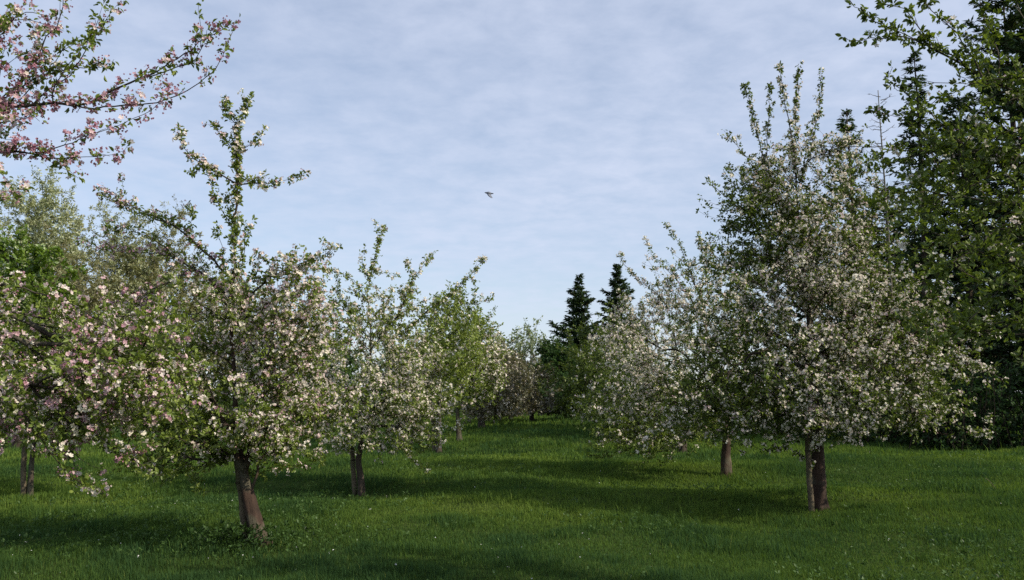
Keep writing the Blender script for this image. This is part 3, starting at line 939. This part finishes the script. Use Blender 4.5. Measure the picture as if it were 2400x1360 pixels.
dr = 6.2
b = np.array([4.7, dr, float(hgt(4.7, dr))])
trunk = [shift(b, -0.12), b + np.array([-0.03, 0, 0.8]), b + np.array([-0.08, 0, 1.5]), b + np.array([-0.15, 0.0, 2.4]), b + np.array([-0.25, 0, 3.4]), b + np.array([-0.35, 0, 4.4])]
limbsR = [
    dict(first=True, p=px_line([(2560, 240), (2400, 215), (2300, 185), (2240, 135), (2180, 110), (2080, 60), (2020, 30), (1990, 0)], dr), side=7, sl=0.1),
    dict(first=True, p=px_line([(2600, 420), (2450, 360), (2280, 352), (2140, 342), (1980, 346), (1780, 350)], dr + 0.2), side=1.2, sl=0.06, spur=False),
    dict(first=True, p=px_line([(2560, 160), (2420, 180), (2330, 185), (2260, 205), (2180, 240), (2120, 270)], dr - 0.2), side=6, sl=0.1),
    dict(p=px_line([(2200, 118), (2120, 88), (2060, 90), (1995, 97)], dr), side=11, sl=0.06),
    dict(p=px_line([(2180, 108), (2150, 60), (2120, 20), (2075, 10)], dr), side=8, sl=0.07),
    dict(p=px_line([(2300, 185), (2260, 100), (2200, 40), (2150, -10)], dr - 0.2), side=8, sl=0.09),
    dict(p=px_line([(2350, 200), (2330, 100), (2300, 20), (2290, -60)], dr), side=8, sl=0.1),
    dict(p=px_line([(2250, 352), (2200, 290), (2150, 240), (2080, 185)], dr + 0.2), side=9, sl=0.08),
    dict(p=px_line([(2200, 345), (2140, 300), (2080, 270), (2030, 260)], dr + 0.2), side=7, sl=0.08),
    dict(p=px_line([(2430, 420), (2330, 470), (2250, 520), (2180, 560)], dr), side=8, sl=0.12),
    dict(p=px_line([(2500, 620), (2420, 640), (2330, 690), (2260, 770), (2200, 800)], dr - 0.3), side=5, sl=0.12),
    dict(p=px_line([(2560, 560), (2460, 600), (2380, 600), (2340, 600)], dr - 0.6), side=6, sl=0.1),
]
apple_tree('green leafy apple tree outside the right edge, its sparse branches hanging into view', 909, b, trunk, 0.13,
           [env(2330, 430, 190, 260, dr + 0.2, 1, 1.2), env(2420, 120, 150, 180, dr, 0.35, 0.9), env(2330, 720, 130, 150, dr, 0.2, 0.8), env(2190, 380, 120, 130, dr + .3, 0.35, 0.7), env(2200, 640, 110, 150, dr + .2, 0.2, .7)],
           (8, 45, 300), limbsR, kn=(1, 1.5, 1.6), flow=0.05, pink=0.05, per_leaf=4.6, per_flower=2.5, leaf=0.046, spacing=0.085, ltint=0.26, zmin=1.2, group='apple trees in blossom')  # leaf tint lowered so the leaf colour itself carries the dimness at the right

# ------------------------------------------------------------------ right row
e1 = gdepth(1920, 1192)
b = ground_pt(1922, e1)
trunk = [shift(b, -0.12), at(1920, 1120, e1), at(1916, 1040, e1), at(1908, 960, e1), at(1902, 860, e1), at(1895, 740, e1), at(1880, 600, e1), at(1868, 470, e1), at(1865, 400, e1)]
limbsE = [
    dict(p=px_line([(1830, 520), (1800, 420), (1780, 330), (1760, 260), (1747, 198)], e1), side=14, sl=0.08, flow=1.0),
    dict(p=px_line([(1805, 420), (1798, 340), (1803, 260), (1806, 204)], e1 + 0.2), side=10, sl=0.06, flow=0.7),
    dict(p=px_line([(1866, 420), (1858, 340), (1848, 280), (1836, 220), (1828, 160)], e1 - 0.1), side=16, sl=0.07, flow=1.3),
    dict(p=px_line([(1866, 400), (1864, 320), (1868, 240), (1872, 155)], e1), side=15, sl=0.07, flow=1.2),
    dict(p=px_line([(1880, 420), (1905, 330), (1918, 260), (1924, 168)], e1 + 0.1), side=13, sl=0.08, flow=0.7),
    dict(p=px_line([(1860, 520), (1800, 440), (1750, 370), (1712, 325)], e1 - 0.2), side=12, sl=0.12, flow=0.8),
    dict(p=px_line([(1820, 600), (1760, 520), (1700, 460), (1657, 428)], e1 - 0.3), side=8, sl=0.09, flow=0.4),
    dict(p=px_line([(1760, 520), (1748, 450), (1745, 395)], e1 - 0.2), side=8, sl=0.05, flow=0.3),
    dict(p=px_line([(1722, 480), (1715, 430), (1711, 385)], e1 - 0.2), side=8, sl=0.05, flow=0.3),
    dict(p=px_line([(1780, 620), (1700, 590), (1650, 580)], e1 - 0.4), side=6, sl=0.1, flow=0.5),
    dict(p=px_line([(1890, 560), (1960, 480), (2000, 420), (2020, 370)], e1 + 0.3), side=8, sl=0.12, flow=0.5),
    dict(p=px_line([(1905, 900), (2020, 850), (2140, 830), (2260, 850), (2330, 870)], e1 - 0.5), side=7, sl=0.2, flow=1.3),
    dict(p=px_line([(1910, 960), (2030, 940), (2140, 960), (2250, 1000), (2320, 1020)], e1 - 0.8), side=6, sl=0.2, flow=1.3),
    dict(p=px_line([(1905, 1060), (1870, 1065), (1840, 1050), (1790, 1060)], e1 - 0.1), side=4, sl=0.12, flow=0.8),
]
apple_tree('tall conical apple tree thick with white blossom, upright shoots at its tip', 111, b, trunk, 0.098,
           [env(1880, 780, 280, 245, e1, 1), env(1870, 580, 200, 170, e1, 0.6), env(1880, 430, 135, 130, e1, 0.42), env(1990, 580, 150, 180, e1 + .2, 0.5), env(1785, 520, 110, 150, e1, 0.3), env(2090, 830, 200, 170, e1 - 0.2, 0.4), env(1740, 860, 150, 170, e1, 0.25), env(1950, 940, 300, 120, e1 - 0.2, 0.5), env(1720, 960, 180, 90, e1, .2)],
           (16, 230, 2200), limbsE, clumpy=0.6, flow=0.8, pink=0.05, spacing=0.10, per_flower=2.4, per_leaf=4.2, pinkvar=0.10, ltint=0.25, tmat='red_bark', prof=((0, 0.25, 0.4, 0.6, 1), (1, 0.85, 0.55, 0.3, 0.1)))  # low leaf tint: dimness of the shaded crown put into the leaf colour
stake(1903, e1 - 0.12, 1.1, -0.02, 0.040, 'straight wooden stake close to the left of the tall conical tree trunk')

e2 = gdepth(1700, 1118)
b = ground_pt(1701, e2)
trunk = [shift(b, -0.12), at(1700, 1080, e2), at(1702, 1030, e2), at(1690, 960, e2), at(1670, 860, e2), at(1650, 740, e2), at(1640, 660, e2)]
limbsE2 = [
    dict(p=px_line([(1640, 700), (1610, 620), (1590, 570), (1557, 523)], e2), side=8, sl=0.1, flow=0.4),
    dict(p=px_line([(1620, 700), (1570, 640), (1530, 600), (1520, 575)], e2 - 0.2), side=9, sl=0.12, flow=0.8),
    dict(p=px_line([(1600, 760), (1540, 690), (1490, 650), (1458, 612)], e2), side=9, sl=0.12, flow=0.8),
    dict(p=px_line([(1660, 700), (1650, 620), (1640, 560)], e2), side=9, sl=0.12, flow=0.8),
    dict(p=px_line([(1680, 930), (1560, 920), (1460, 960), (1400, 970), (1350, 985)], e2 - 0.3), side=7, sl=0.2, flow=1.0),
    dict(p=px_line([(1695, 1010), (1600, 1010), (1500, 1040), (1430, 1070), (1380, 1065)], e2 - 0.6), side=7, sl=0.22, flow=0.2),
    dict(p=px_line([(1560, 1025), (1520, 1075), (1480, 1090)], e2 - 0.5), side=7, sl=0.18, flow=0.1),
    dict(p=px_line([(1690, 990), (1620, 1010), (1580, 1060), (1560, 1085)], e2 - 0.3), side=8, sl=0.2, flow=0.15),
    dict(p=px_line([(1680, 960), (1560, 980), (1450, 1010), (1410, 1040)], e2 - 0.8), side=8, sl=0.22, flow=0.3),
]
apple_tree('broad white blossomed apple tree left of the conical one, lower twigs drooping to the grass', 222, b, trunk, 0.088,
           [env(1600, 830, 175, 190, e2, 1), env(1480, 850, 95, 140, e2 - .2, 0.35), env(1655, 680, 130, 100, e2, 0.3), env(1600, 950, 210, 100, e2, 0.35), env(1490, 1030, 120, 50, e2 - .4, 0.22)],
           (11, 110, 820), limbsE2, flow=0.8, zmin=0.4, leafy_below=0.95, tmat='red_bark', pink=0.05, spacing=0.115, per_leaf=4.0, per_flower=2.8, fsize=0.046, pinkvar=0.06, ltint=0.4)
stake(1713, e2 + 0.1, 0.75, -0.05, 0.040, 'short pale stake right of the broad white tree trunk')

e3 = 23.5
b = ground_pt(1600, e3)
apple_tree('white blossomed apple tree mostly hidden behind the broad one, third in the right row', 333, b, simple_trunk(1580, 780, e3, b), 0.13,
           [env(1530, 850, 130, 150, e3, 1), env(1530, 990, 130, 60, e3, 0.6)], (9, 70, 480), [], flow=0.62, pink=0.06, ltint=0.32, leaf=0.075, fsize=0.06, spacing=0.15, simple=True, per_leaf=3.5, zmin=0.35)
e4 = 30.0
b = ground_pt(1500, e4)
apple_tree('fourth apple tree of the right row, lightly blossomed, behind the drooping twigs', 344, b, simple_trunk(1490, 800, e4, b), 0.10,
           [env(1475, 860, 95, 110, e4, 1), env(1480, 965, 110, 55, e4, 0.6)], (9, 60, 400), [], flow=0.4, pink=0.1, leaf=0.09, fsize=0.07, spacing=0.17, simple=True, per_leaf=4, zmin=0.2, ltint=0.3)
e4 = 36.5
b = ground_pt(1440, e4)
apple_tree('fifth apple tree of the right row, dim and leafy, beside the dense dark green tree', 366, b, simple_trunk(1430, 810, e4, b), 0.10,
           [env(1430, 880, 80, 95, e4, 1), env(1435, 965, 90, 45, e4, 0.6)], (9, 60, 400), [], flow=0.3, pink=0.1, leaf=0.10, fsize=0.08, spacing=0.18, simple=True, per_leaf=4, zmin=0.2, ltint=0.25)
e5 = 42.0
b = ground_pt(1375, e5)
apple_tree('dense dark green tree without blossom below the two distant conifers', 355, b, simple_trunk(1370, 850, e5, b), 0.16,
           [env(1365, 880, 85, 105, e5, 1), env(1400, 860, 60, 90, e5, 0.4), env(1375, 960, 80, 45, e5, 0.4)], (9, 70, 560), [], flow=0.0, leaf=0.11, spacing=0.16, simple=True, per_leaf=6,
           lmat='apple_leaf', ltint=0.2, zmin=0.15, cat='tree', name='green_tree', group='broadleaf trees behind the orchard')


# ------------------------------------------------------------------ conifers
def conifer(label, seed, px, d, py_top, r, name='conifer', taper=0.9, droop=0.25, spray=0.26, dens=1.0, zbase=0.5, gap=0.15, levels=None, tint=(0.55, 0.25), keepwood=False):
    rng = np.random.default_rng(seed)
    x = (px - 1200.0) / F_PX * d
    b = np.array([x, d, float(hgt(x, d))])
    top = at(px, py_top, d)
    b[0] = top[0]
    h = top[2] - b[2]
    root = thing(name, b, label, 'conifer', 'conifers behind the orchard')
    n = 24
    t = np.linspace(0, 1, n)
    q = b + np.stack([0.05 * np.sin(t * 5 + seed), 0.05 * np.cos(t * 4), t * h - 0.15], 1)
    mb = MB(); V, f4, f3 = tube(q, h * 0.014 * (1.02 - t) + 0.012, 10); mb.put(V, f4, f3)
    br = mb
    levels = levels or int(h * 3.2)
    Pb = []; Db = []; Lb = []
    for k in range(levels):
        f = (k + rng.random()) / levels
        z = zbase + (h - zbase) * f
        R = r * ((1 - f) ** taper) * min(1, 0.5 + 3 * f) + 0.12
        R *= 0.8 + 0.35 * math.sin(f * 23 + seed) * rng.random()
        for j in range(rng.integers(4, 7)):
            if rng.random() < gap:
                continue
            a = rng.uniform(0, 2 * math.pi)
            Lk = R * rng.uniform(0.55, 1.15)
            o = np.array([math.cos(a), math.sin(a), 0])
            up = 0.45 - droop * 2 * (1 - f)
            m = max(4, int(Lk / 0.22))
            tt = np.linspace(0, 1, m)[:, None]
            p = b + np.array([0, 0, z]) + o * Lk * tt + np.array([0, 0, 1]) * Lk * (up * tt - 0.35 * droop * tt * tt + 0.22 * tt ** 3)
            p[1:] += rng.normal(size=(m - 1, 3)) * 0.03
            V, f4, f3 = tube(p, np.linspace(0.008 + 0.012 * Lk, 0.004, m), 4); br.put(V, f4, f3)
            ns = int(dens * (Lk * 22 + 6))
            u = rng.random(ns) ** 0.75
            pp = np.stack([np.interp(u, tt[:, 0], p[:, c]) for c in range(3)], 1)
            dd = norm(np.tile(o, (ns, 1)) + rng.normal(size=(ns, 3)) * np.array([0.75, 0.75, 0.35]) + np.array([0, 0, 0.15 - droop * 0.6]))
            Pb.append(pp); Db.append(dd); Lb.append(np.full(ns, 0.75 + 0.25 * min(1, Lk)) * rng.uniform(0.5, 1.2, ns))
    mb.build('trunk', M['dark_bark'], root, True)
    P = np.concatenate(Pb); Dn = np.concatenate(Db); Ln = np.concatenate(Lb) * spray
    nr = norm(np.array([0, 0, 1.0]) + rng.normal(size=P.shape) * 0.5)
    nr = norm(nr - Dn * np.sum(nr * Dn, 1, keepdims=True))
    V, Fq = kite_faces(P + rng.normal(size=P.shape) * 0.04, Dn, nr, Ln, Ln * rng.uniform(0.22, 0.5, len(P)), 0.05)
    T = np.repeat(np.clip(rng.normal(tint[0], tint[1], len(P)), 0, 1), 4)
    mb = MB(); mb.put(V, Fq, tint=T); mb.build('needles', M['conifer_leaf'], root)
    return root


conifer('left one of two distant pointed conifers beyond the grass lane', 21, 1357, 72, 645, 3.9, dens=2.0, spray=0.42, gap=0.1, levels=60, taper=0.95)
conifer('right one of two distant pointed conifers, half behind white blossom', 22, 1444, 68, 620, 3.8, dens=2.0, spray=0.42, gap=0.1, levels=60, taper=0.95)
conifer('narrow dark conifer spire rising behind the right hand apple branches', 23, 2140, 31, 122, 1.9, dens=2.6, spray=0.24, taper=0.8, droop=0.32, gap=0.2)
conifer('dark conifer just behind the top of the conical apple tree', 24, 1985, 37, 256, 3.0, dens=2.4, spray=0.26, gap=0.2)
conifer('wide dark conifer filling the right edge behind the near green branches', 25, 2350, 29, -40, 3.3, dens=3.2, spray=0.26, droop=0.2, gap=0.05, taper=0.55)
conifer('dark conifer cut off by the right edge of the view', 26, 2450, 26.5, -330, 3.6, dens=3.2, spray=0.26, gap=0.05, taper=0.55)
conifer('bushy dark conifer between the spire and the wide one', 27, 2245, 31, 220, 2.9, dens=3.2, spray=0.26, gap=0.06, taper=0.55)
conifer('dark conifer low behind the right shoulder of the conical apple tree', 28, 2070, 36, 440, 2.8, dens=1.9, spray=0.36, gap=0.06, taper=0.6)
conifer('shaded conifer behind the conical apple tree crown', 29, 1890, 40, 480, 2.8, dens=1.6, spray=0.36, gap=0.15, taper=0.6)
conifer('small conifer behind the left flank of the conical apple tree', 30, 1740, 46, 560, 2.4, dens=0.9, spray=0.4, gap=0.18, taper=0.7)

# dead tree
rng = np.random.default_rng(77)
dd = 35
top = at(2063, 212, dd)
b = np.array([top[0] - 0.15, dd, float(hgt(top[0], dd))])
root = thing('dead_tree', b, 'bare dead tree with thin leafless twigs behind the near green branches', 'tree', 'broadleaf trees behind the orchard')
t = np.linspace(0, 1, 30)[:, None]
q = b + (top - b) * t + np.concatenate([np.sin(t * 4) * 0.12, t * 0, t * 0], 1)
mb = MB(); V, f4, f3 = tube(q, 0.07 * (1 - t[:, 0]) + 0.016, 8); mb.put(V, f4, f3)
br = mb
for k in range(64):
    f = 0.35 + 0.64 * k / 64
    p0 = b + (top - b) * f
    a = rng.uniform(0, 2 * math.pi); Lk = (0.4 + 1.7 * (1 - f)) * rng.uniform(0.6, 1.2)
    m = 7; tt = np.linspace(0, 1, m)[:, None]
    p = p0 + np.array([math.cos(a), math.sin(a), 0.12]) * Lk * tt + np.array([0, 0, 0.25]) * Lk * tt ** 2 + rng.normal(size=(m, 3)) * 0.02 * tt
    V, f4, f3 = tube(p, np.linspace(0.018, 0.006, m), 4); br.put(V, f4, f3)
    for s_ in range(4):
        j = rng.integers(2, m); e = p[j] + (norm(p[-1] - p[0]) * 0.5 + rng.normal(size=3) * 0.5) * Lk * 0.3
        V, f4, f3 = tube(np.stack([p[j], (p[j] + e) / 2 + rng.normal(size=3) * 0.02, e]), np.array([0.008, 0.006, 0.004]), 3); br.put(V, f4, f3)
br.build('trunk', M['grey_bark'], root, True)


# ------------------------------------------------------------------ willows, birch, maple at the back
def back_tree(label, seed, px, d, py_top, envs, lmat, name, leaf, n=(9, 80, 500), per=6, spacing=0.2, ltint=0.5, tmat='grey_bark', slim=0.4, up=(0.6, 0.6, 0.6), r0=0.2, rtip=0.006, group='broadleaf trees behind the orchard', ltvar=0.3, rms=0.05, kn=(1, 1.5, 2.0)):
    b = ground_pt(px, d)
    top = at(px, py_top, d)
    h = top[2] - b[2]
    trunk = [shift(b, -0.1), b + np.array([0.1, 0, h * 0.3]), b + np.array([0.0, 0.1, h * 0.55]), b + np.array([0.05, 0, h * 0.8])]
    return apple_tree(label, seed, b, trunk, r0, envs, n, (), 0.0, 0.0, leaf, per, spacing=spacing, simple=True, lmat=lmat, tmat=tmat, twmat=tmat, zmin=0.6, up=up,
                      group=group, cat='tree', name=name, ltint=ltint, rtip=rtip, slim=slim, rmaxspur=rms, kn=kn)


back_tree('tall wispy pale green willow at the far left', 41, 50, 44, 400, [env(45, 640, 130, 230, 44, 1), env(120, 620, 70, 180, 44, 0.4)], 'willow_leaf', 'willow', 0.17, spacing=0.17, n=(10, 90, 620), ltint=0.85)
back_tree('rounded grey green willow between the far left one and the leaning apple tree', 42, 245, 47, 480, [env(240, 700, 110, 215, 47, 1), env(300, 720, 90, 180, 47, 0.5)], 'willow_leaf', 'willow', 0.17, spacing=0.17, n=(10, 90, 620), ltint=0.65)
back_tree('willow with brownish catkin haze behind the leaning apple tree', 43, 370, 49, 520, [env(375, 730, 110, 200, 49, 1)], 'willow_leaf', 'willow', 0.17, spacing=0.18, n=(10, 80, 560), ltint=0.35)
back_tree('low willow seen through the crown of the leaning apple tree', 44, 520, 52, 640, [env(520, 800, 120, 150, 52, 1)], 'willow_leaf', 'willow', 0.18, spacing=0.2, n=(10, 80, 520), ltint=0.45)
back_tree('brownish willow low behind the bright green tree', 48, 150, 40, 560, [env(150, 790, 120, 190, 40, 1)], 'willow_leaf', 'willow', 0.16, spacing=0.18, n=(10, 80, 540), ltint=0.25)
back_tree('bright green leafy tree at the left edge below the willows', 45, 45, 27, 545, [env(35, 720, 115, 175, 27, 1), env(120, 760, 60, 110, 27, 0.3)], 'bright_leaf', 'green_tree', 0.13, spacing=0.14, n=(9, 80, 520), per=6, slim=0.7, up=(0.3, 0.2, 0.1), tmat='dark_bark')
back_tree('pale airy tree with slender stems closing the end of the lane', 46, 1245, 78, 765, [env(1240, 850, 85, 85, 78, 1), env(1190, 880, 50, 60, 78, 0.4)], 'pale_leaf', 'birch', 0.27, spacing=0.34, n=(10, 60, 330), per=3, slim=0.6, r0=0.2, rtip=0.012, kn=(1, 1.5, 1.9), ltint=0.8)
back_tree('low green tree behind the second apple tree of the left row', 47, 720, 50, 790, [env(720, 880, 140, 90, 50, 1)], 'dark_leaf', 'green_tree', 0.16, spacing=0.2, n=(9, 60, 420), per=5, slim=0.6, tmat='dark_bark', ltint=0.8)
back_tree('low green tree behind the third and fourth trunks of the left row', 49, 960, 55, 800, [env(960, 890, 130, 85, 55, 1)], 'pale_leaf', 'green_tree', 0.18, spacing=0.22, n=(9, 60, 420), per=5, slim=0.6, tmat='dark_bark', ltint=0.3)
back_tree('dark tree to the left of the two distant conifers', 50, 1310, 66, 790, [env(1305, 880, 50, 85, 66, 1)], 'dark_leaf', 'green_tree', 0.2, spacing=0.24, n=(9, 60, 380), per=6, slim=0.6, tmat='dark_bark', ltint=0.4)

back_tree('dark broad tree behind the bushy conifer at the right', 51, 2230, 41, 560, [env(2210, 800, 170, 260, 41, 1)], 'dark_leaf', 'green_tree', 0.16, spacing=0.2, n=(10, 80, 560), per=6, slim=0.6, tmat='dark_bark', ltint=0.2)
back_tree('dark broad tree behind the wide conifer at the right edge', 52, 2440, 39, 500, [env(2430, 790, 170, 280, 39, 1)], 'dark_leaf', 'green_tree', 0.16, spacing=0.2, n=(10, 80, 560), per=6, slim=0.6, tmat='dark_bark', ltint=0.2)
back_tree('dark tree filling the gap right of the conical apple tree, below the dead one', 53, 2040, 43, 640, [env(2040, 830, 150, 210, 43, 1)], 'dark_leaf', 'green_tree', 0.16, spacing=0.2, n=(10, 80, 560), per=6, slim=0.6, tmat='dark_bark', ltint=0.2)


# ------------------------------------------------------------------ hedges and undergrowth at the edges
def shrub(label, seed, px, d, w, h, lmat='dark_leaf', leaf=0.12, dens=1.0, tint=0.4, name='shrub'):
    rng = np.random.default_rng(seed)
    b = ground_pt(px, d)
    root = thing(name, b, label, 'shrub', 'shrubs along the orchard edge')
    mb = MB(); tips = []
    for k in range(int(26 * w)):
        x0 = b + np.array([rng.uniform(-w, w) * 0.8, rng.uniform(-0.5, 0.5), 0])
        x0[2] = hgt(x0[0], x0[1]) - 0.05
        hh = h * rng.uniform(0.5, 1.1) * (1 - 0.3 * (abs(x0[0] - b[0]) / w) ** 2)
        e = x0 + np.array([rng.normal() * 0.4, rng.normal() * 0.4, hh])
        q = resample([x0, (x0 + e) / 2 + rng.normal(size=3) * 0.1, e], 0.2)
        V, f4, f3 = tube(q, np.linspace(0.02, 0.006, len(q)), 4); mb.put(V, f4, f3)
        tips.append(q)
    mb.build('stems', M['dark_bark'], root)
    q = np.concatenate(tips)
    n = int(260 * w * h * dens)
    I = rng.integers(0, len(q), n)
    P = q[I] + rng.normal(size=(n, 3)) * np.array([0.28, 0.25, 0.2])
    A = norm(rng.normal(size=(n, 3)) + np.array([0, -0.2, 0.7]))
    P[:, 2] = np.maximum(P[:, 2], hgt(P[:, 0], P[:, 1]) + 0.06)
    V, Fq, T = rosette_leaves(P, A, rng, 5, leaf, True, 0.6, tint, 0.4)
    mb = MB(); mb.put(V, Fq, tint=T); mb.build('leaves', M[lmat], root)


sh = [(20, 36, 3.0, 1.7, 'dark green shrub at the left edge below the willows'),
      (190, 37, 2.8, 1.5, 'dark shrub under the rounded willow'),
      (340, 39, 2.8, 1.6, 'dark shrub left of the leaning apple trunk, far back'),
      (480, 41, 2.8, 1.5, 'dark shrub behind the leaning apple trunk, far back'),
      (640, 43, 3.0, 1.5, 'dark shrub between the first two left row trunks, far back'),
      (790, 46, 3.0, 1.6, 'dark shrub behind the second trunk of the left row'),
      (940, 50, 3.2, 1.7, 'dark shrub just left of the third trunk of the left row, far back'),
      (1090, 60, 3.2, 1.9, 'dark shrub behind the fourth trunk of the left row'),
      (1190, 66, 3.2, 2.0, 'dark shrub left of the low dusky tree at the lane end'),
      (1290, 62, 3.2, 2.2, 'dark shrub closing the grass lane below the distant conifers'),
      (1390, 58, 3.2, 2.2, 'dark shrub below the dense dark green tree'),
      (1500, 50, 3.2, 2.0, 'dark shrub behind the drooping twigs of the broad white tree'),
      (1620, 43, 3.0, 1.8, 'dark shrub behind the trunk of the broad white tree'),
      (1760, 37, 2.8, 1.8, 'dark shrub between the two right row trunks'),
      (1880, 33, 2.4, 1.7, 'dark shrub behind the conical tree trunk'),
      (2000, 30, 2.4, 1.9, 'dark shrub right of the conical tree trunk, under the conifers'),
      (2120, 28.5, 2.2, 2.2, 'dark shrub below the narrow conifer spire'),
      (2240, 27.5, 2.2, 2.4, 'dark shrub below the bushy conifer'),
      (2370, 26.5, 2.4, 2.6, 'dark shrub at the right edge under the wide conifer')]
for k, (px, d, w, h, lb) in enumerate(sh):
    shrub(lb, 900 + k, px, d, w, h, tint=0.25 if px > 1150 else 0.5, leaf=0.11 if d < 40 else 0.15)

# nettles round the foot of the leaning tree
rng = np.random.default_rng(5)
b = ground_pt(590, d1 - 0.1)
n = 260
P = b + np.stack([rng.normal(0, 0.26, n) - 0.1, rng.normal(0, 0.16, n) - 0.1, rng.uniform(0.03, 0.24, n)], 1)
P[:, 2] += hgt(P[:, 0], P[:, 1]) - b[2]
V, Fq, T = rosette_leaves(P, norm(np.array([0, 0, 1.0]) + rng.normal(size=P.shape) * 0.4), rng, 5, 0.042, False, 0.5, 0.35, 0.3)
mb = MB(); mb.put(V, Fq, tint=T)
o = mb.build('nettle_patch', M['dark_leaf'])
tag(o, 'clump of dark nettles at the foot of the leaning apple trunk', 'nettles', kind='stuff')

# dry grass stalk on the right
q0 = at(2310, 1133, gdepth(2322, 1150)); e0 = at(2333, 1152, gdepth(2322, 1150))
q0[2] = hgt(q0[0], q0[1]) + 0.19; e0[2] = hgt(e0[0], e0[1]) + 0.03
V, f4, f3 = tube(resample([q0, (q0 + e0) / 2 + np.array([0, 0, 0.02]), e0], 0.03), np.full(len(resample([q0, (q0 + e0) / 2 + np.array([0, 0, 0.02]), e0], 0.03)), 0.005), 5)
mb = MB(); mb.put(V, f4, f3)
o = mb.build('dry_stalk', M['wood'])
tag(o, 'single pale dry stalk lying in the grass at the right', 'stalk')

# ------------------------------------------------------------------ bird
bp = at(1146, 453, 34)
t = np.linspace(0, 1, 22)
prof = np.interp(t, [0, 0.06, 0.14, 0.20, 0.27, 0.45, 0.62, 0.78, 0.9, 1.0], [0.004, 0.010, 0.030, 0.032, 0.036, 0.062, 0.055, 0.035, 0.026, 0.014])
flat = np.interp(t, [0, 0.7, 1.0], [1, 1, 0.25]); wide = np.interp(t, [0, 0.75, 1.0], [1, 1.0, 3.0])
axis = np.stack([-0.18 + 0.36 * t, 0 * t, 0.025 - 0.05 * t], 1)
sd = 12
a = np.linspace(0, 2 * np.pi, sd, endpoint=False)
V = axis[:, None, :] + np.stack([np.zeros((22, sd)), (prof * wide)[:, None] * np.cos(a), (prof * flat)[:, None] * np.sin(a)], -1)
V = V.reshape(-1, 3)
i = np.arange(21)[:, None] * sd; j = np.arange(sd)[None, :]; k = (j + 1) % sd
F4 = np.stack([i + j, i + k, i + sd + k, i + sd + j], -1).reshape(-1, 4)
mb = MB(); mb.put(V, F4)


def wing(dirv, fwd, span, chord):
    """a curved wing: lofted thin aerofoil sections from shoulder to tip"""
    n = 10; secs = []
    for q in np.linspace(0, 1, n):
        c = chord * (1 - 0.25 * q) * (1 if q < 0.6 else math.sqrt(max(0.02, 1 - ((q - 0.6) / 0.42) ** 2)))
        o = dirv * span * q + np.array([1, 0, 0]) * (fwd * math.sin(q * 2.4) + 0.10 * q * q)
        th = 0.008 * (1 - 0.7 * q)
        secs.append(np.stack([o + np.array([-c * 0.35, 0, 0]), o + np.array([0, 0, th]), o + np.array([c * 0.65, 0, 0]), o + np.array([0, 0, -th])]))
    V = np.concatenate(secs)
    i = np.arange(n - 1)[:, None] * 4; j = np.arange(4)[None, :]; k = (j + 1) % 4
    return V, np.concatenate([np.stack([i + j, i + k, i + 4 + k, i + 4 + j], -1).reshape(-1, 4), np.array([[0, 1, 2, 3], [n * 4 - 4, n * 4 - 3, n * 4 - 2, n * 4 - 1]])])


for dv, fw in ((np.array([0.20, -0.55, -0.72]), -0.02), (np.array([0.30, 0.9, 0.15]), -0.02)):
    V, F4 = wing(dv / np.linalg.norm(dv), fw, 0.34, 0.15)
    mb.put(V + np.array([-0.04, 0, 0.02]), F4)
m, tt_, out_ = mat_new('pigeon_plumage')
tcn = N(tt_, 'ShaderNodeTexCoord')
nn = noise(tt_, tcn.outputs['Object'], 12, 3)
rr_ = ramp(tt_, nn.outputs['Fac'], [(0.35, (0.10, 0.11, 0.14)), (0.7, (0.24, 0.26, 0.31))])
bs = N(tt_, 'ShaderNodeBsdfPrincipled'); bs.inputs['Roughness'].default_value = 0.7
L(tt_, rr_.outputs[0], bs.inputs['Base Color']); L(tt_, bs.outputs[0], out_.inputs[0])
o = mb.build('pigeon', m, None, True)
o.location = bp
tag(o, 'grey pigeon flying across the open sky with wings swept down', 'bird')

print('TREES', GROW_STATS)
print('POLYS', sum(len(o.data.polygons) for o in bpy.data.objects if o.type == 'MESH'))
